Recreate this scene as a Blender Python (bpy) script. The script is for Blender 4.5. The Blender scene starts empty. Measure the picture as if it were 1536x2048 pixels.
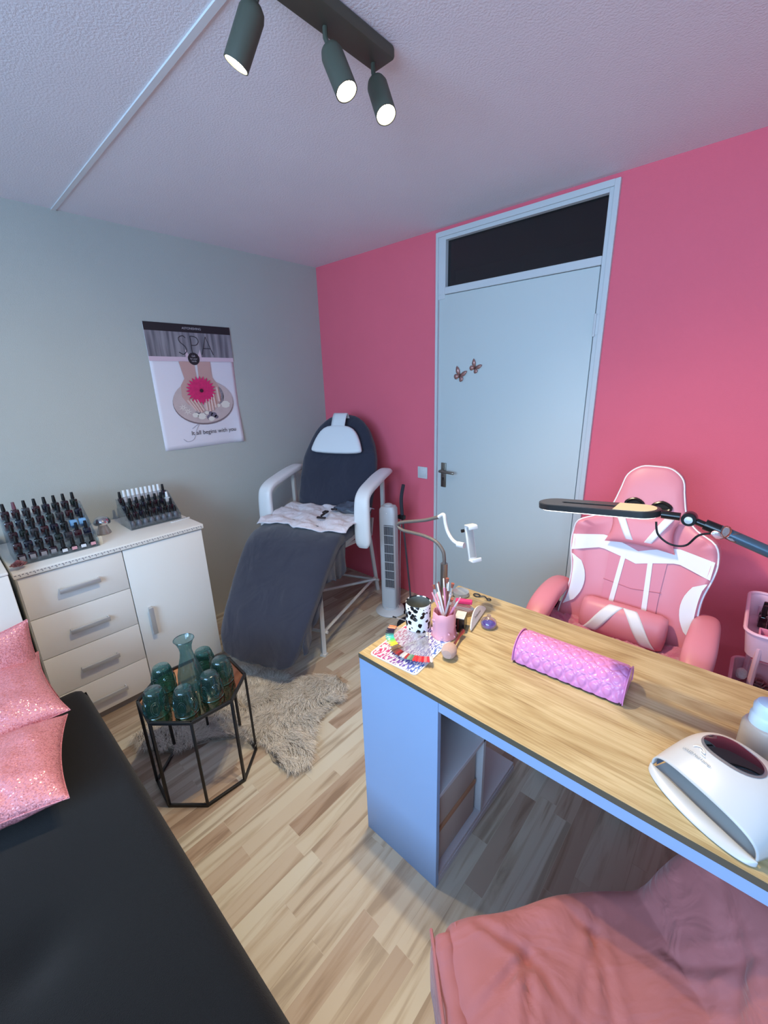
import bpy, bmesh, math, random
import numpy as np
from mathutils import Vector, Matrix, noise as mnoise
random.seed(7); np.random.seed(7)
S = bpy.context.scene; C = S.collection; PI = math.pi

# ---------------------------------------------------------------- camera (f = 830 px on a 1536x2048 frame)
Mw = ((0.74382742, 0.66777859, -0.02815185), (0.17933731, -0.23998194, -0.95406855), (-0.64386249, 0.70461367, -0.29826276))
cam = bpy.data.objects.new('camera', bpy.data.cameras.new('camera')); C.objects.link(cam)
rx, ry, rz = (Vector(r) for r in Mw)                      # right, down, forward in world axes
Mc = Matrix((rx, -ry, -rz)).transposed().to_4x4(); Mc.translation = (0, 0, 1.57)
cam.matrix_world = Mc
cam.data.sensor_fit = 'VERTICAL'; cam.data.sensor_height = 36; cam.data.lens = 830/2048*36
cam.data.clip_start = 0.02
S.camera = cam

# ---------------------------------------------------------------- light and exposure
S.view_settings.view_transform = 'Standard'; S.view_settings.look = 'None'
S.view_settings.gamma = 1; S.view_settings.use_curve_mapping = False
S.view_settings.exposure = 0.25
w = bpy.data.worlds.new('dusk'); S.world = w; w.use_nodes = True
w.node_tree.nodes['Background'].inputs[0].default_value = (0.45, 0.65, 1.0, 1)
w.node_tree.nodes['Background'].inputs[1].default_value = 0.5
def area(name, loc, rot, sx, sy, power, col):
    l = bpy.data.lights.new(name, 'AREA'); l.shape = 'RECTANGLE'; l.size = sx; l.size_y = sy
    l.energy = power; l.color = col
    o = bpy.data.objects.new(name, l); C.objects.link(o); o.location = loc; o.rotation_euler = rot
    return o
WIN = (-1.35, 1.15, 1.05, 2.25)                               # x0, x1, z0, z1 of the window behind the camera
YB = -1.80                                                   # inner face of the window wall
area('daylight', ((WIN[0]+WIN[1])/2, YB-0.13, (WIN[2]+WIN[3])/2), (PI/2, 0, 0), 2.4, 1.2, 112, (0.45, 0.72, 1.0))
SPOTS = [((-0.935, 0.69, 2.35), (-0.985, 0.655, 2.245)), ((-0.935, 0.867, 2.35), (-0.885, 0.872, 2.245)), ((-0.935, 1.032, 2.35), (-0.878, 1.012, 2.238))]
SPOT_W = (46, 46, 44); SPOT_COL = (1.0, 0.80, 0.50)

# ---------------------------------------------------------------- helpers
def lin(c):
    return tuple(((v/255)/12.92 if v/255 <= .04045 else ((v/255+.055)/1.055)**2.4) for v in c)
MATS = {}
def mat(name, rgb, rough=0.6, metal=0.0, bump=0.0, bscale=200, spec=0.5, sheen=0.0, noise=0.0, nscale=8, emit=None, es=1, coat=0, fold=0.0, fscale=7):
    if name in MATS: return MATS[name]
    m = bpy.data.materials.new(name); m.use_nodes = True; nt = m.node_tree; b = nt.nodes['Principled BSDF']
    c = (*lin(rgb), 1); b.inputs['Base Color'].default_value = c
    b.inputs['Roughness'].default_value = rough; b.inputs['Metallic'].default_value = metal
    b.inputs['Specular IOR Level'].default_value = spec
    b.inputs['Sheen Weight'].default_value = sheen; b.inputs['Coat Weight'].default_value = coat
    tc = nt.nodes.new('ShaderNodeTexCoord')
    if noise:
        n = nt.nodes.new('ShaderNodeTexNoise'); n.inputs['Scale'].default_value = nscale; n.inputs['Detail'].default_value = 4
        nt.links.new(tc.outputs['Object'], n.inputs['Vector'])
        mx = nt.nodes.new('ShaderNodeMixRGB'); mx.inputs[1].default_value = tuple(v*(1-noise) for v in c[:3])+(1,)
        mx.inputs[2].default_value = tuple(min(1, v*(1+noise)) for v in c[:3])+(1,)
        nt.links.new(n.outputs['Fac'], mx.inputs[0]); nt.links.new(mx.outputs[0], b.inputs['Base Color'])
    if bump:
        n = nt.nodes.new('ShaderNodeTexNoise'); n.inputs['Scale'].default_value = bscale; n.inputs['Detail'].default_value = 3
        nt.links.new(tc.outputs['Object'], n.inputs['Vector'])
        bp = nt.nodes.new('ShaderNodeBump'); bp.inputs['Strength'].default_value = bump; bp.inputs['Distance'].default_value = 0.004
        nt.links.new(n.outputs['Fac'], bp.inputs['Height']); nt.links.new(bp.outputs[0], b.inputs['Normal'])
    if fold:
        n2 = nt.nodes.new('ShaderNodeTexNoise'); n2.inputs['Scale'].default_value = fscale; n2.inputs['Detail'].default_value = 2.5; n2.inputs['Distortion'].default_value = 1.6
        mp = nt.nodes.new('ShaderNodeMapping'); mp.inputs['Scale'].default_value = (1, .55, 1.3); mp.inputs['Rotation'].default_value = (.5, .4, .6)
        nt.links.new(tc.outputs['Object'], mp.inputs[0]); nt.links.new(mp.outputs[0], n2.inputs['Vector'])
        b3 = nt.nodes.new('ShaderNodeBump'); b3.inputs['Strength'].default_value = 1.0; b3.inputs['Distance'].default_value = fold
        nt.links.new(n2.outputs['Fac'], b3.inputs['Height']); nt.links.new(b3.outputs[0], b.inputs['Normal'])
        if bump: nt.links.new(b3.outputs[0], bp.inputs['Normal']); nt.links.new(bp.outputs[0], b.inputs['Normal'])
    if emit:
        b.inputs['Emission Color'].default_value = (*emit, 1); b.inputs['Emission Strength'].default_value = es
    MATS[name] = m; return m
def clear_mat(name, tint, gloss=0.12, rough=0.03, solid=0.0, bump=0.0, bscale=60):
    """thin clear glass / plastic: tinted transparency with a fresnel gloss"""
    if name in MATS: return MATS[name]
    m = bpy.data.materials.new(name); m.use_nodes = True; nt = m.node_tree; nt.nodes.clear()
    o = nt.nodes.new('ShaderNodeOutputMaterial'); t = nt.nodes.new('ShaderNodeBsdfTransparent'); g = nt.nodes.new('ShaderNodeBsdfGlossy')
    t.inputs[0].default_value = (*lin(tint), 1); g.inputs['Roughness'].default_value = rough; g.inputs[0].default_value = (.9, .95, 1, 1)
    lw = nt.nodes.new('ShaderNodeLayerWeight'); lw.inputs[0].default_value = 0.35
    mr = nt.nodes.new('ShaderNodeMapRange'); mr.inputs[3].default_value = gloss*0.4; mr.inputs[4].default_value = min(1, gloss*4)
    nt.links.new(lw.outputs['Facing'], mr.inputs[0])
    mx = nt.nodes.new('ShaderNodeMixShader'); nt.links.new(mr.outputs[0], mx.inputs[0]); nt.links.new(t.outputs[0], mx.inputs[1]); nt.links.new(g.outputs[0], mx.inputs[2])
    last = mx
    if solid:
        d = nt.nodes.new('ShaderNodeBsdfDiffuse'); d.inputs[0].default_value = (*lin(tint), 1)
        m2 = nt.nodes.new('ShaderNodeMixShader'); m2.inputs[0].default_value = solid
        nt.links.new(mx.outputs[0], m2.inputs[1]); nt.links.new(d.outputs[0], m2.inputs[2]); last = m2
    if bump:
        tc = nt.nodes.new('ShaderNodeTexCoord'); n = nt.nodes.new('ShaderNodeTexVoronoi'); n.inputs['Scale'].default_value = bscale
        bp = nt.nodes.new('ShaderNodeBump'); bp.inputs['Strength'].default_value = bump; bp.inputs['Distance'].default_value = 0.003
        nt.links.new(tc.outputs['Object'], n.inputs['Vector']); nt.links.new(n.outputs['Distance'], bp.inputs['Height'])
        nt.links.new(bp.outputs[0], g.inputs['Normal'])
    nt.links.new(last.outputs[0], o.inputs[0]); MATS[name] = m; return m

def tag(o, label=None, cat=None, group=None, kind=None):
    if label: o['label'] = label
    if cat: o['category'] = cat
    if group: o['group'] = group
    if kind: o['kind'] = kind
    return o
def thing(name, label, cat, loc=(0, 0, 0), rot=0.0, group=None):
    o = bpy.data.objects.new(name, None); C.objects.link(o); o.empty_display_size = .05
    o.location = loc; o.rotation_euler = (0, 0, rot); return tag(o, label, cat, group)
class B:
    """collects shapes and links them as ONE mesh object"""
    def __init__(s): s.bm = bmesh.new()
    def _add(s, vs, fs, M=None):
        if M is not None: vs = [M @ Vector(v) for v in vs]
        bv = [s.bm.verts.new(v) for v in vs]
        for f in fs:
            try: s.bm.faces.new([bv[i] for i in f])
            except ValueError: pass
        return s
    def box(s, c, d, bev=0.0, M=None, seg=2):
        t = bmesh.new(); bmesh.ops.create_cube(t, size=1)
        for v in t.verts: v.co = Vector((v.co.x*d[0], v.co.y*d[1], v.co.z*d[2]))
        if bev: bmesh.ops.bevel(t, geom=t.edges[:], offset=min(bev, min(d)*.49), segments=seg, profile=.5, affect='EDGES')
        for v in t.verts: v.co += Vector(c)
        t.verts.index_update()
        s._add([v.co.copy() for v in t.verts], [[v.index for v in f.verts] for f in t.faces], M); t.free(); return s
    def b2(s, lo, hi, bev=0.0, M=None):
        return s.box([(a+b)/2 for a, b in zip(lo, hi)], [abs(b-a) for a, b in zip(lo, hi)], bev, M)
    def lathe(s, prof, n=24, M=None, cap=True):
        vs = []; fs = []
        for r, z in prof:
            for i in range(n):
                a = 2*PI*i/n; vs.append((r*math.cos(a), r*math.sin(a), z))
        for k in range(len(prof)-1):
            for i in range(n):
                j = (i+1) % n; fs.append((k*n+i, k*n+j, (k+1)*n+j, (k+1)*n+i))
        if cap:
            if prof[0][0] > 1e-4: fs.append(tuple(range(n))[::-1])
            if prof[-1][0] > 1e-4: fs.append(tuple((len(prof)-1)*n+i for i in range(n)))
        return s._add(vs, fs, M)
    def tube(s, pts, r, n=8, smooth=0, M=None, closed=False):
        P = [Vector(p) for p in pts]
        if smooth:
            Q = []; m = len(P)
            for i in range(m-1):
                p0 = P[max(i-1, 0)]; p1 = P[i]; p2 = P[i+1]; p3 = P[min(i+2, m-1)]
                for k in range(smooth):
                    t = k/smooth
                    Q.append(.5*((2*p1)+(-p0+p2)*t+(2*p0-5*p1+4*p2-p3)*t*t+(-p0+3*p1-3*p2+p3)*t**3))
            Q.append(P[-1]); P = Q
        rr = r if isinstance(r, (list, tuple)) else None
        vs = []; fs = []; up = Vector((0, 0, 1)); m = len(P); prev = None
        for i, p in enumerate(P):
            d = (P[min(i+1, m-1)]-P[max(i-1, 0)]).normalized()
            if prev is None:
                a = up if abs(d.z) < .9 else Vector((1, 0, 0)); x = d.cross(a).normalized()
            else: x = (prev-d*prev.dot(d)).normalized()
            prev = x; y = d.cross(x)
            q = rr[min(int(i*len(rr)/m), len(rr)-1)] if rr else r
            for k in range(n):
                a = 2*PI*k/n; vs.append(p+(x*math.cos(a)+y*math.sin(a))*q)
        for i in range(m-1):
            for k in range(n):
                j = (k+1) % n; fs.append((i*n+k, i*n+j, (i+1)*n+j, (i+1)*n+k))
        fs.append(tuple(range(n))[::-1]); fs.append(tuple((m-1)*n+k for k in range(n)))
        return s._add(vs, fs, M)
    def grid(s, f, nu, nv, cu=False, cv=False, M=None):
        vs = [f(i/(nu if cu else nu-1), j/(nv if cv else nv-1)) for i in range(nu) for j in range(nv)]; fs = []
        for i in range(nu if cu else nu-1):
            for j in range(nv if cv else nv-1):
                a = i*nv+j; b = i*nv+(j+1) % nv; c = ((i+1) % nu)*nv+(j+1) % nv; d = ((i+1) % nu)*nv+j
                fs.append((a, b, c, d))
        return s._add(vs, fs, M)
    def prism(s, poly, h, M=None, z0=0.0):
        n = len(poly); vs = [(x, y, z0) for x, y in poly]+[(x, y, z0+h) for x, y in poly]
        fs = [tuple(range(n))[::-1], tuple(range(n, 2*n))]+[(i, (i+1) % n, n+(i+1) % n, n+i) for i in range(n)]
        return s._add(vs, fs, M)
    def loft(s, st, n=24, p=4.0, M=None, cap=True):
        """stations: (centre, x-axis, y-axis, a, b): superellipse sections"""
        vs = []; fs = []
        for c, x, y, a, b in st:
            c = Vector(c); x = Vector(x); y = Vector(y)
            for k in range(n):
                t = 2*PI*k/n; ct, sn = math.cos(t), math.sin(t)
                vs.append(c+x*(a*math.copysign(abs(ct)**(2/p), ct))+y*(b*math.copysign(abs(sn)**(2/p), sn)))
        m = len(st)
        for i in range(m-1):
            for k in range(n):
                j = (k+1) % n; fs.append((i*n+k, i*n+j, (i+1)*n+j, (i+1)*n+k))
        if cap: fs.append(tuple(range(n))[::-1]); fs.append(tuple((m-1)*n+k for k in range(n)))
        return s._add(vs, fs, M)
    def out(s, name, m, parent=None, smooth=True, loc=None, sub=0, solid=0, angle=40, kind=None, label=None, weld=True):
        if weld: bmesh.ops.remove_doubles(s.bm, verts=s.bm.verts, dist=1e-6)
        bmesh.ops.recalc_face_normals(s.bm, faces=s.bm.faces)
        me = bpy.data.meshes.new(name); 
        if smooth:
            ca = math.radians(angle)
            for e in s.bm.edges:
                if len(e.link_faces) == 2 and e.calc_face_angle(0) > ca: e.smooth = False
            for f in s.bm.faces: f.smooth = True
        s.bm.to_mesh(me); s.bm.free()
        o = bpy.data.objects.new(name, me); C.objects.link(o)
        for k in (m if isinstance(m, (list, tuple)) else [m]): me.materials.append(k)
        if parent: o.parent = parent
        if loc: o.location = loc
        if solid: md = o.modifiers.new('s', 'SOLIDIFY'); md.thickness = solid; md.offset = 0
        if sub: md = o.modifiers.new('u', 'SUBSURF'); md.levels = sub; md.render_levels = sub
        if kind: o['kind'] = kind
        if label: o['label'] = label
        return o
def copy_tree(o, parent=None):
    c = o.copy(); C.objects.link(c); c.parent = parent
    for ch in list(o.children): copy_tree(ch, c)
    return c
def T(x=0, y=0, z=0): return Matrix.Translation((x, y, z))
def R(a, ax): return Matrix.Rotation(math.radians(a), 4, ax)
def frame(o, x, y, z=None):
    x = Vector(x).normalized(); y = Vector(y); y = (y-x*y.dot(x)).normalized(); z = x.cross(y)
    m = Matrix((x, y, z)).transposed().to_4x4(); m.translation = o; return m
def text_bm(txt, size, M, extr=0.0, fn=None, shear=0.0):
    cu = bpy.data.curves.new('t', 'FONT'); cu.body = txt; cu.size = size; cu.extrude = extr; cu.align_x = 'CENTER'; cu.align_y = 'CENTER'; cu.shear = shear
    cu.resolution_u = 4
    o = bpy.data.objects.new('t', cu); C.objects.link(o); dg = bpy.context.evaluated_depsgraph_get(); dg.update()
    me = bpy.data.meshes.new_from_object(o.evaluated_get(dg)); 
    b = B(); vs = [v.co.copy() for v in me.vertices]
    if fn: vs = [fn(v) for v in vs]
    b._add(vs, [list(p.vertices) for p in me.polygons], M)
    bpy.data.objects.remove(o); bpy.data.curves.remove(cu); bpy.data.meshes.remove(me)
    return b
def struct(b, name, m, **k):
    o = b.out(name, m, smooth=False, weld=False, **k); o['kind'] = 'structure'; return o
ORD = ['first', 'second', 'third', 'fourth', 'fifth', 'sixth', 'seventh', 'eighth', 'ninth', 'tenth', 'eleventh']

# ---------------------------------------------------------------- materials
def wall_mat(name, rgb, bs, sc, ns=.04):
    return mat(name, rgb, .85, bump=bs, bscale=sc, noise=ns, nscale=3, spec=.25)
m_grey = wall_mat('grey_paint', (180, 184, 180), .25, 260)
m_pink = wall_mat('pink_paint', (240, 112, 132), .2, 260)
m_ceil = wall_mat('white_spackle', (232, 228, 236), .45, 150)
m_white = mat('white_lacquer', (232, 232, 228), .35)
m_frame = mat('white_woodwork', (208, 212, 216), .45)
m_door = mat('white_door_paint', (206, 214, 214), .5)
m_steel = mat('brushed_steel', (200, 202, 204), .35, metal=.55)
m_brass = mat('dull_nickel', (150, 146, 138), .35, metal=1)
m_black = mat('black_metal', (22, 22, 24), .45)
m_blackp = mat('black_plastic', (14, 14, 16), .25)
m_whitep = mat('white_plastic', (214, 216, 218), .3)
def floor_material():
    m = bpy.data.materials.new('laminate_planks'); m.use_nodes = True; nt = m.node_tree; N = nt.nodes; L = nt.links; b = N['Principled BSDF']
    tc = N.new('ShaderNodeTexCoord'); mp = N.new('ShaderNodeMapping'); mp.inputs['Rotation'].default_value = (0, 0, PI/2); L.new(tc.outputs['Object'], mp.inputs[0])
    br = N.new('ShaderNodeTexBrick'); L.new(mp.outputs[0], br.inputs['Vector'])
    br.inputs['Scale'].default_value = 1; br.inputs['Brick Width'].default_value = .42; br.inputs['Row Height'].default_value = .066
    br.inputs['Mortar Size'].default_value = .0005; br.inputs['Mortar Smooth'].default_value = 0; br.offset = .37; br.squash = 1.3; br.squash_frequency = 3
    br.inputs['Color1'].default_value = (0, 0, 0, 1); br.inputs['Color2'].default_value = (1, 1, 1, 1); br.inputs['Mortar'].default_value = (.5, .5, .5, 1)
    cr = N.new('ShaderNodeValToRGB'); L.new(br.outputs['Color'], cr.inputs[0]); e = cr.color_ramp.elements
    e[0].position = 0; e[0].color = (*lin((164, 146, 130)), 1); e[1].position = 1; e[1].color = (*lin((198, 194, 180)), 1)
    for p, c in ((.25, (178, 162, 146)), (.5, (190, 181, 165)), (.75, (194, 187, 171))):
        k = cr.color_ramp.elements.new(p); k.color = (*lin(c), 1)
    # grain streaks, shifted plank by plank
    cx = N.new('ShaderNodeCombineXYZ'); mu = N.new('ShaderNodeMath'); mu.operation = 'MULTIPLY'; mu.inputs[1].default_value = 37; L.new(br.outputs['Color'], mu.inputs[0]); L.new(mu.outputs[0], cx.inputs[2])
    ad = N.new('ShaderNodeVectorMath'); ad.operation = 'ADD'; L.new(mp.outputs[0], ad.inputs[0]); L.new(cx.outputs[0], ad.inputs[1])
    m2 = N.new('ShaderNodeMapping'); m2.inputs['Scale'].default_value = (1.8, 24, 1); L.new(ad.outputs[0], m2.inputs[0])
    n1 = N.new('ShaderNodeTexNoise'); n1.inputs['Scale'].default_value = 1; n1.inputs['Detail'].default_value = 5; n1.inputs['Distortion'].default_value = .8; L.new(m2.outputs[0], n1.inputs[0])
    c2 = N.new('ShaderNodeValToRGB'); L.new(n1.outputs[0], c2.inputs[0]); e = c2.color_ramp.elements; e[0].position = .36; e[0].color = (*lin((178, 160, 146)), 1); e[1].position = .52; e[1].color = (1, 1, 1, 1)
    k = e.new(.43); k.color = (*lin((226, 214, 204)), 1)
    mx = N.new('ShaderNodeMixRGB'); mx.blend_type = 'MULTIPLY'; mx.inputs[0].default_value = .62; L.new(cr.outputs[0], mx.inputs[1]); L.new(c2.outputs[0], mx.inputs[2])
    L.new(mx.outputs[0], b.inputs['Base Color']); b.inputs['Roughness'].default_value = .42; b.inputs['Specular IOR Level'].default_value = .4
    return m
def oak_material():
    m = bpy.data.materials.new('light_oak'); m.use_nodes = True; nt = m.node_tree; N = nt.nodes; L = nt.links; b = N['Principled BSDF']
    tc = N.new('ShaderNodeTexCoord'); m2 = N.new('ShaderNodeMapping'); m2.inputs['Scale'].default_value = (2.4, 80, 80); L.new(tc.outputs['Object'], m2.inputs[0])
    n1 = N.new('ShaderNodeTexNoise'); n1.inputs['Scale'].default_value = 1.6; n1.inputs['Detail'].default_value = 6; n1.inputs['Distortion'].default_value = 1.2; L.new(m2.outputs[0], n1.inputs[0])
    cr = N.new('ShaderNodeValToRGB'); L.new(n1.outputs[0], cr.inputs[0]); e = cr.color_ramp.elements
    e[0].position = .3; e[0].color = (*lin((166, 144, 106)), 1); e[1].position = .62; e[1].color = (*lin((202, 184, 144)), 1)
    k = e.new(.45); k.color = (*lin((188, 168, 126)), 1)
    m3 = N.new('ShaderNodeMapping'); m3.inputs['Scale'].default_value = (1.1, 5, 5); L.new(tc.outputs['Object'], m3.inputs[0])
    n2 = N.new('ShaderNodeTexNoise'); n2.inputs['Scale'].default_value = 2; n2.inputs['Detail'].default_value = 3; n2.inputs['Distortion'].default_value = 2.5; L.new(m3.outputs[0], n2.inputs[0])
    c2 = N.new('ShaderNodeValToRGB'); L.new(n2.outputs[0], c2.inputs[0]); e = c2.color_ramp.elements; e[0].position = .35; e[0].color = (*lin((216, 204, 186)), 1); e[1].position = .6; e[1].color = (1, 1, 1, 1)
    mx = N.new('ShaderNodeMixRGB'); mx.blend_type = 'MULTIPLY'; mx.inputs[0].default_value = .8; L.new(cr.outputs[0], mx.inputs[1]); L.new(c2.outputs[0], mx.inputs[2])
    L.new(mx.outputs[0], b.inputs['Base Color']); b.inputs['Roughness'].default_value = .4
    bp = N.new('ShaderNodeBump'); bp.inputs['Strength'].default_value = .15; bp.inputs['Distance'].default_value = .002; L.new(n1.outputs[0], bp.inputs['Height']); L.new(bp.outputs[0], b.inputs['Normal'])
    return m

# ---------------------------------------------------------------- the room
X0, X1, Y1, H = -2.70, 1.45, 2.28, 2.40
m_floor = floor_material(); m_oak = oak_material()
struct(B().b2((X0-.1, YB-.2, -.1), (X1+.1, Y1+.1, 0)), 'floor', m_floor)
struct(B().b2((X0-.1, YB-.2, H), (X1+.1, Y1+1.0, H+.1)), 'ceiling', m_ceil)
struct(B().b2((X0-.1, YB-.2, 0), (X0, Y1+.1, H)), 'wall_left', m_grey)
struct(B().b2((X1, YB-.2, 0), (X1+.1, Y1+.1, H)), 'wall_right', m_grey)
DX0, DX1, DZ = -1.601, -.642, 2.378
struct(B().b2((X0, Y1, 0), (DX0+.02, Y1+.1, H)).b2((DX1-.02, Y1, 0), (X1, Y1+.1, H)).b2((DX0+.02, Y1, DZ-.02), (DX1-.02, Y1+.1, H)), 'wall_front', m_pink)
bw = B(); bw.b2((X0, YB-.1, 0), (X1, YB, WIN[2])).b2((X0, YB-.1, WIN[3]), (X1, YB, H)).b2((X0, YB-.1, WIN[2]), (WIN[0], YB, WIN[3])).b2((WIN[1], YB-.1, WIN[2]), (X1, YB, WIN[3]))
struct(bw, 'wall_back', m_grey)
struct(B().b2((X0, .676, H-.005), (X1, .694, H)), 'trim_1', mat('ceiling_strip_paint', (222, 222, 226), .5))
# window behind the camera
wf = B()
for x in (WIN[0], (WIN[0]+WIN[1])/2, WIN[1]): wf.b2((x-.03, YB-.08, WIN[2]), (x+.03, YB-.02, WIN[3]), .004)
for z in (WIN[2], WIN[3]): wf.b2((WIN[0], YB-.08, z-.03), (WIN[1], YB-.02, z+.03), .004)
win = struct(wf, 'window_1', m_frame)
B().b2((WIN[0], YB-.053, WIN[2]), (WIN[1], YB-.049, WIN[3])).out('window_pane', clear_mat('window_glass', (250, 252, 255), .05), win, smooth=False)
B().b2((WIN[0]-.06, YB-.02, WIN[2]-.05), (WIN[1]+.06, YB+.08, WIN[2]-.03), .004).out('window_sill', m_frame, win, smooth=False)
# unlit hallway seen dimly through the fanlight
struct(B().b2((DX0-.5, Y1+.9, 1.0), (DX1+.5, Y1+.95, H)).b2((DX0-.5, Y1+.1, 1.0), (DX0-.45, Y1+.9, H)).b2((DX1+.45, Y1+.1, 1.0), (DX1+.5, Y1+.9, H)).b2((DX0-.5, Y1+.1, .98), (DX1+.5, Y1+.95, 1.0)), 'wall_hallway', mat('hall_paint', (150, 160, 160), .8))
# door with fanlight
d = B()
d.b2((DX0, Y1-.018, 0), (-1.585, Y1+.08, DZ), .003).b2((-1.592, Y1-.008, 2.03), (-1.538, Y1+.08, DZ), .003)
d.b2((-.686, Y1-.008, 0), (-.660, Y1+.08, DZ), .003).b2((-.666, Y1-.018, 0), (DX1, Y1+.08, DZ), .003)
d.b2((-1.5855, Y1-.0176, 2.352), (-.6655, Y1+.079, DZ-.0003), 0).b2((-1.5385, Y1-.0076, 2.335), (-.6855, Y1+.079, 2.356), 0)
d.b2((-1.5385, Y1-.012, 2.054), (-.6858, Y1+.07, 2.092), .004).b2((-1.584, Y1-.0118, 2.0545), (-1.5375, Y1+.07, 2.0915), 0)
door = struct(d, 'door_1', m_frame)
B().b2((-1.583, Y1-.004, .005), (-.690, Y1+.036, 2.052), .003).out('door_panel', m_door, door)
B().b2((-1.54, Y1+.02, 2.09), (-.684, Y1+.024, 2.34)).out('fanlight_pane', clear_mat('smoked_glass', (105, 118, 128), .10, .15), door, smooth=False)
ln = B().b2((-1.548, Y1-.013, .888), (-1.510, Y1-.004, 1.052), .003); ln.out('lock_plate', m_brass, door)
B().tube([(-1.529, Y1-.005, 1.003), (-1.529, Y1-.05, 1.003), (-1.522, Y1-.058, 1.003), (-1.44, Y1-.055, 1.0), (-1.425, Y1-.05, .999)], .0085, 10, 3).out('door_handle', m_brass, door)
B().lathe([(.0045, 0), (.0045, .002)], 12, T(-1.529, Y1-.0135, .950) @ R(90, 'X')).box((-1.529, Y1-.0145, .941), (.004, .002, .014)).out('keyhole', m_blackp, door)
for z in (1.80, .25):
    B().tube([(-.684, Y1-.014, z-.05), (-.684, Y1-.014, z+.05)], .006, 8).box((-.672, Y1-.011, z), (.02, .004, .085)).out('hinge', m_frame, door)

# ceiling lamp
m_oliveb = mat('dark_olive_metal', (78, 80, 70), .6)
lamp = thing('ceiling_spotlight', 'dark metal ceiling bar lamp with three lit cylinder spots', 'ceiling lamp', (-.925, .70, 2.4))
B().b2((-.035, -.62, -.03), (.04, .365, 0), .008).out('bar', m_oliveb, lamp)
m_disc = mat('lit_bulb', (255, 240, 210), .5, emit=(1, .85, .6), es=28)
for i, (a, b_) in enumerate(SPOTS):
    a = Vector(a)-Vector((-.925, .70, 2.4)); b_ = Vector(b_)-Vector((-.925, .70, 2.4)); dr = (b_-a).normalized(); st = a+dr*.022
    M = dr.to_track_quat('Z', 'Y').to_matrix().to_4x4(); M.translation = st
    sp = B().lathe([(.002, 0), (.014, .002), (.023, .010), (.027, .022), (.027, .112), (.0245, .112), (.0235, .100)], 28, M, cap=False).out('spot_shade', m_oliveb, lamp)
    B().tube([a+Vector((0, 0, .025)), a, st+dr*.006], .006, 8).out('spot_joint', m_oliveb, sp)
    B().lathe([(.024, .1075), (.001, .1075)], 28, M, cap=False).out('bulb_face', m_disc, sp)
    l = bpy.data.lights.new('spot_light', 'SPOT'); l.energy = SPOT_W[i]; l.color = SPOT_COL; l.spot_size = math.radians(146); l.spot_blend = 1.0; l.shadow_soft_size = .022
    o = bpy.data.objects.new('spot_light', l); C.objects.link(o); o.parent = sp
    o.location = M @ Vector((0, 0, .118)); o.rotation_euler = (-dr).to_track_quat('Z', 'Y').to_euler()

# light switch
sw = thing('light_switch', 'white square light switch on pink wall left of door', 'light switch', (-1.705, Y1, .964))
B().b2((-.041, -.009, -.041), (.041, 0, .041), .004).out('switch_plate', m_whitep, sw)
B().b2((-.026, -.013, -.026), (.026, -.008, .026), .003).out('rocker', m_whitep, sw)

# butterflies on the door
m_bfly = mat('rose_gold_foil', (186, 140, 134), .35, metal=.55, noise=.4, nscale=120)
def butterfly(loc, ang, s, label):
    t = thing('butterfly_decoration', label, 'butterfly', loc, 0, 'butterflies on the door')
    M0 = R(90, 'X') @ R(ang, 'Z')
    up = [(0, -.004), (.004, .016), (.014, .034), (.030, .048), (.046, .054), (.046, .040), (.042, .026), (.036, .012), (.020, .0)]
    lo = [(0, -.002), (.018, .003), (.034, .0), (.040, -.012), (.036, -.026), (.024, -.036), (.012, -.032), (.004, -.018)]
    for sx, nm in ((1, 'wing'), (-1, 'wing')):
        for poly in (up, lo):
            p = [(x*sx*s, y*s) for x, y in poly]; b = B()
            n = len(p); cx = (sum(q[0] for q in p)/n, sum(q[1] for q in p)/n)
            vs = [(x, y, .002+abs(x)*.22) for x, y in p]+[(cx[0], cx[1], .002+abs(cx[0])*.34)]
            fs = [(i, (i+1) % n, n) for i in range(n)]
            b._add(vs, fs, M0); b.out(nm, m_bfly, t, solid=.0008)
            # veins
    B().tube([(0, -.016*s, .003), (0, .012*s, .003)], .0018*s, 6, M=M0).tube([(0, .012*s, .003), (.004*s, .022*s, .006)], .0004, 4, M=M0).tube([(0, .012*s, .003), (-.004*s, .022*s, .006)], .0004, 4, M=M0).out('body', mat('brown_foil', (90, 60, 56), .4, metal=.5), t)
butterfly((-1.424, Y1-.005, 1.595), -24, .84, 'larger lower rose gold butterfly stuck on the white door')
butterfly((-1.322, Y1-.005, 1.636), -34, .74, 'smaller upper rose gold butterfly stuck on the white door')

# poster
def flat(name, polys, m, parent, x, M=None):
    b = B()
    for p in polys:
        n = len(p); b._add([(x, q[0], q[1]) for q in p], [tuple(range(n))])
    return b.out(name, m, parent, smooth=False)
def ell(cx, cz, a, b, n=40, t0=0, t1=2*PI):
    return [(cx+a*math.cos(t0+(t1-t0)*i/n), cz+b*math.sin(t0+(t1-t0)*i/n)) for i in range(n)]
pt = thing('spa_poster', 'paper spa poster with pink gerbera in cupped hands on grey wall', 'poster', (X0, 1.25, 1.57))
PW, PH = .262, .366
m_paper = mat('poster_paper', (226, 222, 232), .55)
def curl(u, v):
    y = -PW+2*PW*u; z = -PH+2*PH*v; c = max(0, (u-.8)/.2)**2*max(0, (.35-v)/.35)
    return (.002+.018*c+.003*math.sin(u*5)*(1-v), y, z)
B().grid(curl, 24, 24).out('paper_sheet', m_paper, pt, solid=.0006)
X = .0062
flat('header_band', [[(-PW, PH), (PW, PH), (PW, PH-.045), (-PW, PH-.045)]], mat('poster_black', (30, 28, 36), .5), pt, X)
mg = bpy.data.materials.new('poster_stone'); mg.use_nodes = True
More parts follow.
